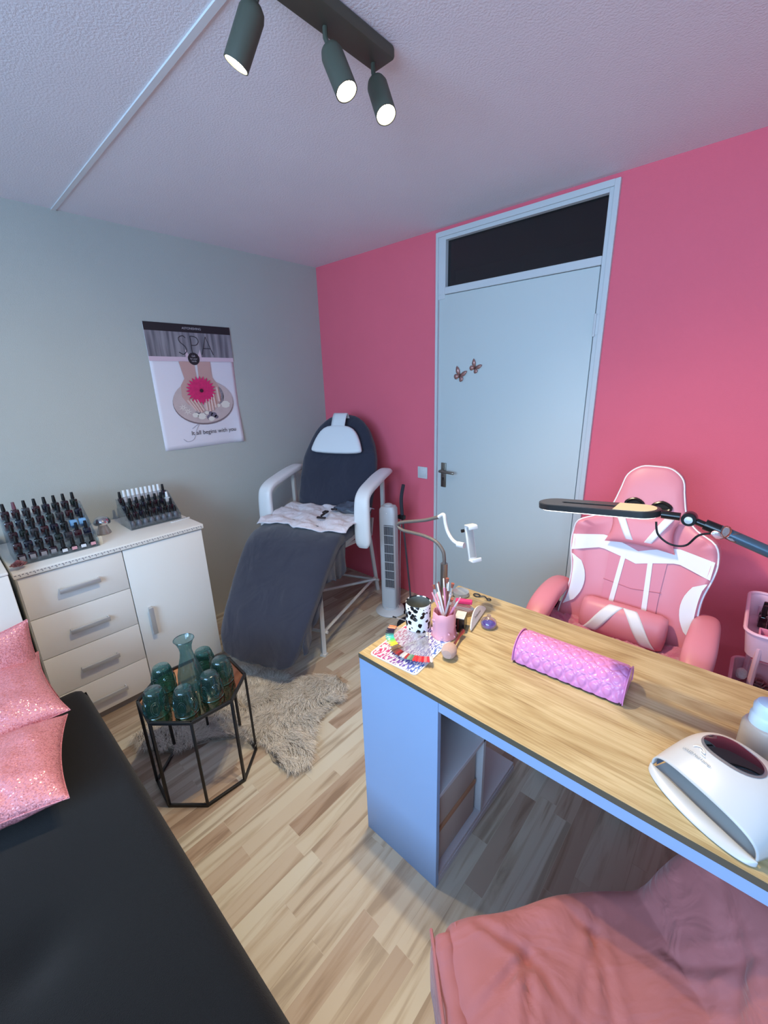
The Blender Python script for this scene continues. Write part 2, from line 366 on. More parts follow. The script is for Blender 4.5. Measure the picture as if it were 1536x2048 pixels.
_nt = mg.node_tree; _n = _nt.nodes.new('ShaderNodeTexNoise'); _t = _nt.nodes.new('ShaderNodeTexCoord'); _mp = _nt.nodes.new('ShaderNodeMapping'); _mp.inputs['Scale'].default_value = (1, 40, 3)
_nt.links.new(_t.outputs['Object'], _mp.inputs[0]); _nt.links.new(_mp.outputs[0], _n.inputs[0]); _n.inputs['Scale'].default_value = 1
_r = _nt.nodes.new('ShaderNodeValToRGB'); _r.color_ramp.elements[0].color = (*lin((96, 94, 104)), 1); _r.color_ramp.elements[1].color = (*lin((150, 146, 154)), 1); _r.color_ramp.elements[0].position = .35; _r.color_ramp.elements[1].position = .65
_nt.links.new(_n.outputs[0], _r.inputs[0]); _nt.links.new(_r.outputs[0], _nt.nodes['Principled BSDF'].inputs['Base Color'])
flat('stone_band', [[(-PW, PH-.045), (PW, PH-.045), (PW, PH-.185), (-PW, PH-.185)]], mg, pt, X)
flat('ribbon', [[(-PW, PH-.185), (PW, PH-.185), (PW, PH-.210), (-PW, PH-.210)], [(-.045, PH-.14), (-.02, PH-.19), (-.05, PH-.185)], [(.045, PH-.14), (.02, PH-.19), (.05, PH-.185)]], mat('poster_lilac', (214, 190, 204), .5), pt, X+.0002)
MT = lambda y, z, x=X+.0006: Matrix(((0, 0, 1, x), (1, 0, 0, y), (0, 1, 0, z), (0, 0, 0, 1)))
text_bm('ASTONISHING', .018, MT(.012, PH-.023)).out('heading', mat('poster_pale', (190, 186, 196), .5), pt, smooth=False)
bs = B()
def stroke(b, pts, r, sm=0): b.tube([(X+.0008, p[0], p[1]) for p in pts], r, 6, sm)
z0 = PH-.065; z1 = PH-.170
stroke(bs, [(-.035, z0-.012), (-.05, z0), (-.075, z0-.012), (-.072, z0-.035), (-.045, z0-.06), (-.038, z0-.085), (-.06, z1), (-.085, z1+.012)], .0022, 4)
stroke(bs, [(-.005, z0), (-.005, z1)], .0022); stroke(bs, [(-.005, z0), (.03, z0-.006), (.042, z0-.03), (.025, z0-.05), (-.005, z0-.052)], .0022, 4)
stroke(bs, [(.055, z1), (.09, z0), (.128, z1)], .0022); stroke(bs, [(.07, z0-.068), (.112, z0-.068)], .0022)
bs.out('spa_lettering', mat('poster_dark_text', (44, 40, 52), .5), pt)
# plate with shells
flat('plate_shadow', [ell(.025, -.092, .198, .137)], mat('poster_plate_rim', (128, 112, 116), .5), pt, X+.0001)
flat('plate', [ell(.025, -.086, .196, .133)], mat('poster_plate', (196, 178, 178), .5, noise=.15, nscale=20), pt, X+.0004)
flat('moss', [ell(.125, -.05, .035, .055, 20), [(.150, -.10), (.160, -.06), (.158, -.03)]], mat('poster_moss', (140, 132, 140), .6, noise=.5, nscale=90), pt, X+.0007)
m_skin = mat('poster_skin', (196, 156, 152), .6); m_skin2 = mat('poster_skin_light', (214, 178, 172), .6)
b = B()
def poly(b, p, x): b._add([(x, q[0], q[1]) for q in p], [tuple(range(len(p)))])
poly(b, [(-.098, .155), (-.006, .155), (-.002, .05), (-.012, -.04), (-.045, -.11), (-.080, -.10), (-.112, -.05), (-.108, .015), (-.080, .055)], X+.0010)
poly(b, [(.014, .155), (.098, .155), (.098, .06), (.130, .015), (.142, -.05), (.126, -.10), (.06, -.12), (.03, -.05), (.010, .04)], X+.0010)
b.out('hands', m_skin, pt, smooth=False)
b = B()
for (a0, a1) in (((-.080, -.07), (-.036, -.138)), ((-.062, -.07), (-.018, -.148)), ((-.042, -.07), (-.001, -.150)), ((-.024, -.07), (.013, -.140)), ((.034, -.07), (.036, -.142)), ((.054, -.07), (.055, -.148)), ((.072, -.06), (.075, -.142)), ((.088, -.04), (.096, -.126)), ((.120, .0), (.126, -.09))):
    b.tube([(X+.0012, *a0), (X+.0012, *a1)], .0078, 8)
o = b.out('fingers', m_skin2, pt); o.scale = (1, 1, 1)
b = B()
for ring, (n, r0, r1, x) in enumerate(((24, .02, .098, X+.0075), (22, .015, .074, X+.0085), (16, .008, .046, X+.0095))):
    for i in range(n):
        a = 2*PI*(i+.4*ring)/n; wd = PI/n*.95
        pp = [(.012+r0*math.cos(a), -.018+r0*.92*math.sin(a)), (.012+r1*.75*math.cos(a-wd), -.018+r1*.69*math.sin(a-wd)), (.012+r1*math.cos(a), -.018+r1*.92*math.sin(a)), (.012+r1*.75*math.cos(a+wd), -.018+r1*.69*math.sin(a+wd))]
        poly(b, pp, x)
poly(b, ell(.012, -.018, .070, .065), X+.007)
fl = b.out('gerbera', mat('poster_pink_petals', (214, 40, 110), .5, noise=.3, nscale=60), pt, smooth=False)
flat('gerbera_heart', [ell(.012, -.018, .012, .011, 16)], mat('poster_maroon', (60, 16, 36), .5), pt, X+.011)
b = B(); m_sh = mat('poster_shell', (226, 220, 212), .6)
for cx, cz, r in ((.165, -.11, .030), (-.005, -.175, .026), (.055, -.195, .020), (-.045, -.165, .020), (.112, -.115, .015), (.03, -.155, .013)): b = B(); poly(b, [(cx+r*(1+.12*math.sin(7*t))*math.cos(t), cz+r*.75*math.sin(t)) for t in [2*PI*i/24 for i in range(24)]], X+.0009); b.out('shell', m_sh, pt, smooth=False)
for cx, cz in ((-.115, -.115), (-.09, -.140)):
    b = B()
    for i in range(7):
        a = 2*PI*i/7; poly(b, [(cx+.006*math.cos(a-.5), cz+.006*math.sin(a-.5)), (cx+.03*math.cos(a), cz+.024*math.sin(a)), (cx+.006*math.cos(a+.5), cz+.006*math.sin(a+.5))], X+.0009)
    b.out('starfish', m_sh, pt, smooth=False)
b = B()
for cx, cz, r in ((-.02, -.165, .016), (.008, -.172, .016), (.045, -.185, .02), (.075, -.172, .02), (-.04, -.158, .014), (.055, -.16, .014), (.09, -.185, .014)): poly(b, ell(cx, cz, r, r*.85, 14), X+.0008)
b.out('pebbles', mat('poster_pebbles', (112, 104, 122), .6, noise=.3, nscale=60), pt, smooth=False)
flat('round_badge', [ell(-.002, PH-.195, .036, .036)], MATS['poster_black'], pt, X+.0014)
b = text_bm('Gift', .015, MT(-.002, PH-.180, X+.0018)); b2 = text_bm('for your', .013, MT(-.002, PH-.195, X+.0018)); b3 = text_bm('hands', .013, MT(-.002, PH-.209, X+.0018))
for q, nm in ((b, 1), (b2, 2), (b3, 3)): q.out('badge_text', MATS['poster_pale'], pt, smooth=False)
text_bm('It all begins with you', .037, MT(.062, -PH+.090, .0085), shear=.05).out('motto', MATS['poster_dark_text'], pt, smooth=False)
b = B(); b.tube([(X+.002, -.145, -PH+.06), (X+.002, -.12, -PH+.042), (X+.002, -.08, -PH+.055), (X+.002, -.055, -PH+.11), (X+.002, -.035, -PH+.145), (X+.002, -.08, -PH+.12)], .0014, 6, 6).out('flourish', mat('poster_grey_ink', (170, 168, 182), .6), pt)

# ---------------------------------------------------------------- white cabinet
XF = -2.19
cb = thing('sideboard', 'white sideboard with four drawers, one door and patterned edge strip', 'cabinet', (XF, .12, 0))
m_cab = mat('cabinet_white', (232, 232, 228), .38)
B().b2((-.50, .004, .04), (-.020, .792, .835), .002).out('body', m_cab, cb)
B().b2((-.48, .02, 0), (-.03, .776, .05)).out('plinth', mat('cabinet_plinth', (150, 146, 138), .6), cb)
B().b2((-.505, -.002, .836), (.012, .800, .862), .004).out('top_slab', m_cab, cb)
b = B()
for i in range(64):
    y = .006+i*.01235
    b.box((.0128, y, .852), (.001, .007, .0035), M=None); 
    if i % 2: b.box((.0128, y+.003, .846), (.001, .003, .006))
b.out('edge_strip', mat('strip_pattern_grey', (140, 140, 146), .5), cb)
zs = [.832, .633, .432, .230, .045]
for k in range(4):
    dw = B().b2((-.018, .008, zs[k+1]+.0018), (0, .3975, zs[k]-.0018), .0015).out('drawer', m_cab, cb)
    zc = zs[k]-.1 if k < 3 else .125
    zc = (.732, .528, .322, .128)[k]
    B().b2((.020, .128, zc-.012), (.028, .285, zc+.010), .002).b2((0, .130, zc-.004), (.022, .136, zc+.008)).b2((0, .277, zc-.004), (.022, .283, zc+.008)).out('handle', m_steel, dw)
dw = B().b2((-.018, .4015, .0468), (0, .790, .830), .0015).out('door', m_cab, cb)
B().b2((.020, .450, .350), (.028, .472, .502), .002).b2((0, .456, .352), (.022, .468, .358)).b2((0, .456, .494), (.022, .468, .500)).out('handle', m_steel, dw)

# white low cabinet further left, only its corner in view
sc = thing('side_cabinet', 'plain white cabinet left of the drawer sideboard at photo edge', 'cabinet', (-2.05, .100, 0))
B().b2((-.62, -.60, 0), (0, 0, .905), .003).out('body', m_white, sc)
B().b2((-.63, -.61, .906), (.004, .002, .918), .004).out('top_slab', m_white, sc)
# ---------------------------------------------------------------- nail polish racks
m_acr = clear_mat('clear_acrylic', (222, 228, 232), .10, .05, solid=.04)
def rack(name, label, y0, y1, xf, tiers, dep, z1, rise):
    t = thing(name, label, 'bottle rack', (xf, y0, .862))
    W = y1-y0
    for yy in (0, W):
        p = [(0, .0), (-dep, 0), (-dep, z1), (-dep+.03, z1), (0, .035)]
        B().prism([(q[0], q[1]) for q in p], .003, frame((0, yy+.003, 0), (1, 0, 0), (0, 0, 1))).out('side_panel', m_acr, t, smooth=False)
    st = dep/tiers
    for k in range(tiers):
        z = .004+k*rise
        s = B().b2((-(k+1)*st, .003, z), (-k*st, W-.003, z+.003)).b2((-k*st-.003, .003, max(0, z-rise)), (-k*st, W-.003, z+.018)).out('shelf', m_acr, t, smooth=False)
    return [(xf-(k+.5)*st, .862+.0075+k*rise) for k in range(tiers)]
def bottle_proto(name, body, cap, w=.0148, hb=.038, hc=.034, sq=True, rc=.0074, lab=None, hcone=0.0):
    b = B()
    if sq: b.box((0, 0, hb/2), (w*2, w*2, hb), .005).lathe([(.005, hb-.001), (.005, hb+.004)], 12)
    else: b.lathe([(w*.8, 0), (w, .003), (w, hb*.6), (w*.75, hb*.85), (.005, hb), (.005, hb+.004)], 18)
    o = b.out(name, body)
    B().lathe([(rc, hb+.002), (rc*1.05, hb+.004), (rc*.8, hb+hc), (rc*.3, hb+hc+.0008)], 14).out('cap', cap, o)
    if lab: B().box((w+.0006, 0, hb*.5), (.0006, w*1.3, hb*.55)).out('bottle_label', lab, o, smooth=False)
    return o
m_dk = [mat('polish_%s' % n, c, .12, coat=.6) for n, c in (('plum', (34, 14, 26)), ('black', (12, 12, 14)), ('navy', (16, 20, 38)), ('wine', (48, 12, 22)), ('smoke', (46, 46, 52)), ('forest', (16, 30, 28)))]
m_capb = mat('black_cap', (10, 10, 12), .35); m_capw = mat('white_cap', (236, 240, 244), .35); m_capm = mat('mauve_cap', (112, 72, 84), .35)
m_labw = mat('label_white', (206, 210, 216), .5); m_labp = mat('label_pink', (206, 150, 160), .5); m_labs = mat('label_silver', (150, 146, 150), .35, metal=.3)
protos = {}
def bottle(kind, loc, label, group, **k):
    key = kind
    if key not in protos: protos[key] = bottle_proto('nail_polish_bottle', **k); o = protos[key]
    else: o = copy_tree(protos[key])
    o.location = loc; o.rotation_euler = (0, 0, random.uniform(-.12, .12)); tag(o, label, 'nail polish', group); return o
rn5 = ['bottom', 'second', 'third', 'fourth', 'top']
ps = rack('polish_rack', 'stepped clear rack packed with dark polish, left on sideboard', .150, .452, -2.262, 5, .215, .190, .040)
for k, (x, z) in enumerate(ps):
    n = 8
    for i in range(n):
        y = .172+i*(.258/(n-1)); yy = y
        if k == 0:
            if i >= 4:
                j = i-4
                bottle('pot%s' % ('p' if j in (1, 3) else 'w'), (x-.004+.012, yy, z), 'squat black polish pot with %s label, %s from right in left rack front row' % ('pink' if j in (1, 3) else 'white', ORD[3-j]), 'labelled pots in the left rack', body=m_dk[1], cap=m_capb, w=.015, hb=.026, hc=.034, sq=False, rc=.0085, lab=m_labp if j in (1, 3) else m_labw)
            else:
                bottle('silver', (x, yy, z), 'dark polish bottle with silver stripe, %s from left in left rack front row' % ORD[i], 'silver striped bottles in the left rack', body=m_dk[0], cap=m_capb, lab=m_labs)
        elif k == 4 and i == 1:
            bottle('mauve', (x, yy, z), 'mauve capped polish bottle in the top row of the left rack', 'bottles in the left rack', body=m_dk[3], cap=m_capm)
        elif k == 2 and i >= 6:
            bottle('blue', (x, yy, z), 'light blue polish bottle, %s from right, third row of left rack' % ORD[7-i], 'light blue bottles in the left rack', body=mat('polish_sky', (120, 170, 214), .2), cap=m_capb)
        else:
            c = (i*5+k*3) % 6
            bottle('b%d' % c, (x, yy, z), 'black capped dark polish, %s from left in the %s row of left rack' % (ORD[i], rn5[k]), 'bottles in the left rack', body=m_dk[c], cap=m_capb)
ps = rack('polish_rack', 'stepped clear rack with white capped bottles on top, right on sideboard', .628, .886, -2.375, 4, .165, .145, .035)
for k, (x, z) in enumerate(ps):
    n = 11 if k == 3 else 8
    for i in range(n):
        y = .646+i*(.222/(n-1))
        if k == 3 and 0 < i < 10:
            bottle('wc', (x-.004, y, z), 'white capped polish bottle, %s from left in the top row of right rack' % ORD[i], 'white capped bottles in the right rack', body=mat('polish_clear', (176, 178, 186), .15), cap=m_capw, w=.0098, rc=.0078, hc=.038)
        elif k == 2 and i == 7:
            bottle('frost', (x, y, z), 'frosted white polish bottle at the right end of third row, right rack', 'bottles in the right rack', body=mat('polish_frost', (200, 206, 212), .2), cap=m_capw, w=.012, hc=.030)
        elif k == 0:
            c = 4
            bottle('smoke', (x, y, z), 'round smoky polish bottle, %s from left in front row of right rack' % ORD[i], 'round bottles in the right rack', body=mat('polish_smoke_clear', (92, 94, 102), .12), cap=m_capb, w=.0135, sq=False)
        else:
            c = (i*5+k) % 3
            bottle('n%d' % c, (x, y, z), 'black capped polish, %s from left in the %s row of right rack' % (ORD[i], ('front', 'second', 'third', 'top')[k]), 'bottles in the right rack', body=m_dk[c], cap=m_capb, w=.0115)
# small items on the sideboard
sb = thing('silver_lidded_jar', 'clear jar with domed mirror lid between the polish racks', 'jar', (-2.445, .522, .862))
B().lathe([(.030, 0), (.034, .004), (.028, .020), (.020, .045), (.022, .052)], 28, cap=True).out('glass_body', clear_mat('jar_glass', (214, 208, 206), .3, .08, solid=.3), sb)
B().lathe([(.020, .052), (.037, .054), (.040, .062), (.038, .072), (.030, .084), (.016, .092), (.001, .095)], 28).out('dome_lid', mat('mirror_lid', (210, 206, 204), .06, metal=1), sb)
nf = B().box((0, 0, .003), (.016, .11, .006), .0029); o = nf.out('nail_file', m_whitep, loc=(-2.345, .868, .862)); o.rotation_euler = (0, 0, .1)
tag(o, 'white nail file lying before the right polish rack', 'nail file')
b = B()
for i in range(8): b.box((0, -.04+i*.011, .0064), (.006, .005, .0006))
b.out('printed_marks', mat('mark_grey', (110, 116, 124), .5), o)
B().box((0, 0, .02), (.018, .022, .04), .002).out('cream_box', mat('cream_card', (206, 200, 182), .6), None, loc=(-2.285, .462, .862))
tag(bpy.data.objects['cream_box'], 'small cream carton beside right end of left polish rack', 'box')
def rose(name, loc, s, label, m):
    t = thing(name, label, 'flower', loc)
    for k in range(5):
        b = B(); n = 4+k; r = s*(.25+.2*k)
        for i in range(n):
            a0 = 2*PI*i/n+k*.7
            def pf(u, v, a0=a0, r=r, n=n, k=k):
                a = a0+(u-.5)*2*PI/n*1.5; rr = r*(.35+.65*v)*(1+.12*math.sin(u*PI*3)); z = s*(.9-.16*k)*math.sin(v*PI*.5)+s*.12*math.sin(u*PI)
                return (rr*math.cos(a), rr*math.sin(a), z)
            b.grid(pf, 7, 5)
        b.out('petals', m, t, solid=.0008)
m_rose = mat('dusty_rose', (150, 84, 90), .8, sheen=.4)
rose('fabric_rose', (-2.225, .150, .875), .026, 'dusty rose fabric flower at left front corner of sideboard', m_rose)

# ---------------------------------------------------------------- massage chair in the corner
MC = thing('treatment_chair', 'reclined beauty treatment chair under dark grey towelling cover', 'chair', (-1.98, 1.36, 0), math.radians(21))
m_cover = mat('grey_towelling', (52, 55, 70), .95, bump=.6, bscale=500, sheen=.35, noise=.16, nscale=5, spec=.1, fold=.009, fscale=5)
m_pad = mat('white_leatherette', (226, 230, 234), .42)
m_fr = mat('white_frame_metal', (206, 208, 206), .45)
def path_loft(st, nrm=None, n=36, p=4.0, wob=0.0, seed=0):
    """st: (v, z, halfwidth, halfthick, u) -> superellipse sections square to the path; refined"""
    Q = []
    for i in range(len(st)-1):
        p0 = st[max(i-1, 0)]; p1 = st[i]; p2 = st[i+1]; p3 = st[min(i+2, len(st)-1)]
        NS = 14 if wob else 6
        for k in range(NS):
            t = k/NS
            Q.append([.5*(2*a1+(a2-a0)*t+(2*a0-5*a1+4*a2-a3)*t*t+(3*a1-a0-3*a2+a3)*t**3) for a0, a1, a2, a3 in zip(p0, p1, p2, p3)])
    Q.append(list(st[-1])); out = []
    for i, q in enumerate(Q):
        a = Q[max(i-1, 0)]; c = Q[min(i+1, len(Q)-1)]; dv, dz = c[0]-a[0], c[1]-a[1]; L_ = math.hypot(dv, dz) or 1
        out.append(((q[4] if len(q) > 4 else 0, q[0], q[1]), (1, 0, 0), (0, -dz/L_, dv/L_), max(.004, q[2]), max(.004, q[3])))
    b = B(); b.loft(out, n, p)
    if wob:
        for v in b.bm.verts:
            nz = mnoise.noise(Vector((v.co.x*5+seed, v.co.y*7, v.co.z*6)))+.5*mnoise.noise(Vector((v.co.x*14+seed, v.co.y*14, v.co.z*9)))
            p_ = v.co; q_ = mnoise.noise(Vector((p_.x*6+seed, p_.y*4-p_.z*3, p_.z*4+p_.x*3))); q2 = mnoise.noise(Vector((p_.x*3-seed, p_.y*9+p_.x*8, p_.z*9)))
            cr_ = math.exp(-(q_/.06)**2)*.45+math.exp(-(q2/.07)**2)*.35
            v.co += Vector((.3*nz, nz-.5*cr_, nz-.5*cr_))*wob*.6
    return b
path_loft([(-.455, .135, .12, .02, 0), (-.45, .155, .20, .035, 0), (-.43, .20, .235, .04, 0), (-.38, .29, .262, .042, 0), (-.26, .44, .285, .045, 0), (-.12, .59, .298, .047, 0), (-.03, .665, .300, .05, 0), (.06, .69, .300, .05, 0), (.2, .69, .295, .05, 0), (.42, .665, .28, .05, 0), (.50, .655, .26, .045, 0)], wob=.020, n=110).out('seat_and_legrest', m_cover, MC)
# cover skirt hanging at the knee side
def skirt(u, v):
    y = -.40+u*.50; zt = .29+(.69-.29)*min(1, (u*.50)/.38)**.9 - .02; zb = zt-(.07+.05*math.sin(u*9)+.10*math.exp(-((u-.75)/.2)**2))*1.0
    return (.292+.012*math.sin(u*23)*v+.006*math.sin(u*50)*v-(.05*(1-u) if u < .5 else 0)*.6, y, zt+(zb-zt)*v)
B().grid(skirt, 60, 8).out('cover_skirt', m_cover, MC, solid=.004)
path_loft([(.49, .60, .26, .035, 0), (.51, .68, .275, .04, 0), (.55, .80, .285, .045, 0), (.60, .92, .292, .045, 0), (.65, 1.04, .288, .045, 0), (.69, 1.13, .262, .045, 0), (.73, 1.23, .215, .042, 0), (.755, 1.29, .165, .038, 0), (.772, 1.33, .11, .03, 0), (.779, 1.345, .05, .015, 0)], wob=.012, n=110, seed=4).out('backrest', m_cover, MC)
# head pillow and strap
def pillow(u, v):
    a = u*2*PI
    return None
hp = [(1.2*x_, y_) for x_, y_ in [(-.165, .0), (-.16, .02), (-.145, .075), (-.115, .14), (-.075, .175), (0, .18), (.075, .175), (.115, .14), (.145, .075), (.16, .02), (.165, .0), (.155, -.018), (0, -.024), (-.155, -.018)]]
Mh = frame((0, .628, 1.115), (1, 0, 0), (0, .36, .93))
b = B(); n = len(hp)
lay = [(.0, .96), (.006, 1.0), (.024, 1.0), (.034, .95), (.038, .86)]
vs = []
for z, s in lay: vs += [(x*s, (y-.08)*s+.08, z) for x, y in hp]
fs = [tuple(range(n))[::-1]]
for k in range(len(lay)-1): fs += [(k*n+i, k*n+(i+1) % n, (k+1)*n+(i+1) % n, (k+1)*n+i) for i in range(n)]
c0 = len(vs); vs.append((0, .08, .042)); fs += [((len(lay)-1)*n+i, (len(lay)-1)*n+(i+1) % n, c0) for i in range(n)]
b._add(vs, fs, Mh @ T(0, 0, .008)); hpo = b.out('head_pillow', m_pad, MC, sub=1, angle=60)
B().grid(lambda u, v: ((u-.5)*.105, .655+.075*v+(.06*max(0, v-.85)/.15), 1.285+.085*math.sin(min(1, v*1.15)*PI/2)-(.12*max(0, v-.85)/.15)), 6, 20).out('pillow_strap', m_pad, MC, solid=.004)
# armrests: padded L shapes
for sx in (-1, 1):
    X_ = sx*.352
    pth = [(.70, .975), (.64, .985), (.52, .975), (.40, .955), (.30, .935), (.245, .905), (.228, .86), (.222, .78), (.220, .70), (.222, .62), (.224, .585)]
    wds = [.030, .042, .048, .048, .046, .046, .048, .050, .050, .048, .03]
    path_loft([(v, z, w_, .024 if i not in (0, 10) else .012, X_) for i, ((v, z), w_) in enumerate(zip(pth, wds))], n=24, p=3.2).out('armrest', m_pad, MC)
    B().b2((X_-.012, .56, .62), (X_+.012, .59, .96), .003).out('arm_bracket', m_fr, MC)
    uu = sx*.215
    B().tube([(uu, -.12, .012), (uu, -.11, .62)], .017, 4).box((uu, -.12, .006), (.036, .036, .012)).out('leg', m_fr, MC)
    B().tube([(uu, .76, .0), (uu, .60, .64)], .016, 4).out('leg', m_fr, MC)
    B().tube([(uu, -.10, .15), (uu, .70, .13)], .010, 6).out('side_rail', m_fr, MC)
    B().tube([(uu, .10, .60), (uu, .66, .50), (uu, .70, .62)], .013, 6).out('seat_brace', m_fr, MC)
B().tube([(-.24, -.10, .15), (.24, -.10, .15)], .010, 6).out('cross_bar', m_fr, MC)
B().tube([(-.24, .73, .10), (.24, .73, .10)], .010, 6).out('cross_bar', m_fr, MC)
B().tube([(-.24, .2, .14), (.24, .66, .14)], .010, 6).out('cross_bar', m_fr, MC)
B().b2((-.24, -.02, .585), (.24, .52, .625), .01).out('seat_frame', m_fr, MC)
# towel on the seat
def towel(u, v):
    x = -.30+.62*u; y = .045+.44*v; e = math.sin(PI*u)*math.sin(PI*v)
    z = .748+.012*math.sin(x*30+y*12)*e+.012*mnoise.noise(Vector((x*9, y*12, 0)))+.010*mnoise.noise(Vector((x*22, y*30, 3)))
    ex = .018*mnoise.noise(Vector((u*5, v*5, 9))); 
    if v < .12: z -= .010*(1-v/.12)
    if u < .1: z += .02*(1-u/.1)*v
    return (x+ex, y+.02*math.sin(u*7)+ex, z+.012*abs(math.sin(v*9+u*3)))
tw = B().grid(towel, 50, 40).out('white_towel', mat('white_terry', (228, 224, 234), .95, bump=.8, bscale=400, sheen=.4, fold=.012, fscale=14), None, solid=.006)
tw.location = MC.location; tw.rotation_euler = MC.rotation_euler; tag(tw, 'crumpled white towel lying on the treatment chair seat', 'towel')
def cloth(u, v):
    x = .10+.19*u; y = .30+.16*v; return (x+.02*mnoise.noise(Vector((u*3, v*3, 1))), y+.03*mnoise.noise(Vector((u*3, v*3, 5)))+.02*u, .790+.03*math.sin(u*PI)*math.sin(v*PI)+.015*mnoise.noise(Vector((u*6, v*6, 2))))
gc = thing('grey_cloth', 'crumpled dark blue grey cloth with black straps on white towel', 'cloth', MC.location, MC.rotation_euler.z)
B().grid(cloth, 24, 20).out('fabric', mat('slate_cloth', (70, 80, 98), .8, noise=.2, nscale=40), gc, solid=.006)
B().b2((.075, .22, .785), (.105, .26, .797), .004).b2((.085, .18, .778), (.096, .23, .79), .003).b2((.07, .155, .772), (.13, .172, .784), .004).b2((.10, .29, .79), (.14, .305, .80), .004).out('strap', mat('black_strap', (34, 20, 24), .5), gc)

# ---------------------------------------------------------------- tower fan
fan = thing('tower_fan', 'slim light grey tower fan between treatment chair and door', 'fan', (-1.765, 1.975, 0), math.radians(22))
m_fan = mat('fan_plastic', (196, 200, 206), .4)
B().lathe([(.105, 0), (.108, .006), (.10, .016), (.06, .030), (.058, .045)], 36).out('base', m_fan, fan)
b = B(); b.loft([((0, 0, z), (1, 0, 0), (0, 1, 0), a, c) for z, a, c in ((.04, .05, .045), (.05, .055, .05), (.70, .056, .05), (.765, .055, .045), (.785, .045, .038), (.79, .03, .02))], 32, 5); b.out('body', m_fan, fan)
B().lathe([(.030, .780), (.028, .796), (.015, .802), (.001, .803)], 20, M=Matrix.Scale(1.0, 4)).out('control_knob', m_fan, fan)
B().b2((-.018, -.0525, .20), (.048, -.047, .665), .004).out('grille_opening', mat('fan_dark', (44, 46, 56), .6), fan)
b = B()
for i in range(8): b.b2((-.019, -.056, .205+i*.0645), (.049, -.051, .2085+i*.0645))
for i in range(8): b.b2((-.0135+i*.0082, -.0535, .20), (-.0123+i*.0082, -.0515, .665))
b.out('grille', m_fan, fan)
B().lathe([(.003, 0), (.003, .002)], 12, T(.002, -.0465, .745) @ R(90, 'X')).out('indicator', mat('glossy_white', (250, 250, 250), .1), fan)

# floor stand behind the desk
st = thing('floor_stand', 'thin dark floor stand with foam grip beside tower fan', 'stand', (-1.66, 2.08, 0))
B().tube([(0, 0, .03), (-.03, -.01, .40), (-.055, -.02, .70)], .006, 8).out('pole', mat('grey_pole', (84, 84, 92), .4, metal=.6), st)
B().tube([(-.055, -.02, .70), (-.062, -.02, .78), (-.060, -.02, .84), (-.042, -.02, .92)], .012, 10, 4).out('foam_grip', mat('dark_foam', (50, 50, 60), .9), st)
B().box((-.056, -.025, .695), (.05, .03, .03), .006, ).tube([(-.056, -.03, .695), (-.11, -.05, .70)], .008, 6).out('clamp', m_blackp, st)
B().lathe([(.085, 0), (.085, .012), (.03, .022), (.012, .06), (.010, .08)], 28).out('base', m_blackp, st)
B().tube([(-.07, -.02, .69), (-.075, -.03, .35), (-.075, -.04, .02)], .0035, 6).out('cable', mat('pale_cable', (150, 130, 140), .5), st)
B().lathe([(.05, 0), (.06, .02), (.055, .06), (.03, .075), (.001, .078)], 24, Matrix.Diagonal((1, 1.5, 1, 1))).out('black_bag', mat('black_fabric', (26, 26, 34), .8), None, loc=(-1.52, 1.86, 0))
tag(bpy.data.objects['black_bag'], 'small black pouch on floor behind the cow print pot', 'pouch')

# ---------------------------------------------------------------- octagonal side table, carafe and tumblers
tb = thing('octagonal_side_table', 'black wire octagonal side table with copper mirror top', 'side table', (-1.535, .50, 0))
r = .200; A0 = math.radians(-71.6); V = [(r*math.cos(A0+k*PI/4), r*math.sin(A0+k*PI/4)) for k in range(8)]
rb = B(); tb2 = B()
for k in range(8):
    a, c = V[k], V[(k+1) % 8]
    for bb, z in ((rb, .006), (tb2, .407)):
        d_ = Vector((c[0]-a[0], c[1]-a[1], 0)); M = frame(((a[0]+c[0])/2, (a[1]+c[1])/2, z), d_, (0, 0, 1)); bb.box((0, 0, 0), (d_.length+.006, .012, .010), .001, M)
rb.out('base_ring', m_black, tb); 
tr = tb2.out('top_rim', m_black, tb)
for k in range(8):
    M = frame((V[k][0], V[k][1], .205), (math.cos(A0+k*PI/4), math.sin(A0+k*PI/4), 0), (0, 0, 1))
    B().box((0, 0, 0), (.010, .40, .010), .001, M).out('leg', m_black, tb)
B().prism([(x*.975, y*.975) for x, y in V], .004, z0=.403).out('mirror_top', mat('copper_mirror', (196, 132, 92), .06, metal=1), tb, smooth=False)
m_teal = clear_mat('teal_glass', (164, 212, 208), .10, .10, bump=.35, bscale=60, solid=.02)
ZT = .4085
def tumbler_proto():
    o = B().lathe([(.042, 0), (.0425, .004), (.041, .03), (.038, .06), (.033, .092), (.030, .100), (.026, .103), (.001, .103)], 32, cap=False).lathe([(.038, 0), (.037, .03), (.034, .06), (.029, .088), (.001, .090)], 32, cap=False).out('glass_tumbler', m_teal)
    b = B()
    for k in range(6):
        a = 2*PI*k/6; c = Vector((.0405*math.cos(a), .0405*math.sin(a), .042)); M = frame(c, (-math.sin(a), math.cos(a), 0), (-.08*math.cos(a), -.08*math.sin(a), 1))
        for rr, hh in ((.015, .028), (.010, .020)): b.tube([(rr*math.cos(t), hh*math.sin(t), .0) for t in [2*PI*i/16 for i in range(17)]], .0011, 5, M=M)
    for k in range(28):
        a = 2*PI*k/28; b.lathe([(.001, -.0016), (.0016, 0), (.001, .0016)], 6, T(.0340*math.cos(a), .0340*math.sin(a), .086)); b.lathe([(.001, -.0016), (.0016, 0), (.001, .0016)], 6, T(.0358*math.cos(a), .0358*math.sin(a), .078))
    b.tube([(.0425*math.cos(t), .0425*math.sin(t), .002) for t in [2*PI*i/32 for i in range(33)]], .0014, 5)
    b.out('raised_pattern', m_teal2, o)
    return o
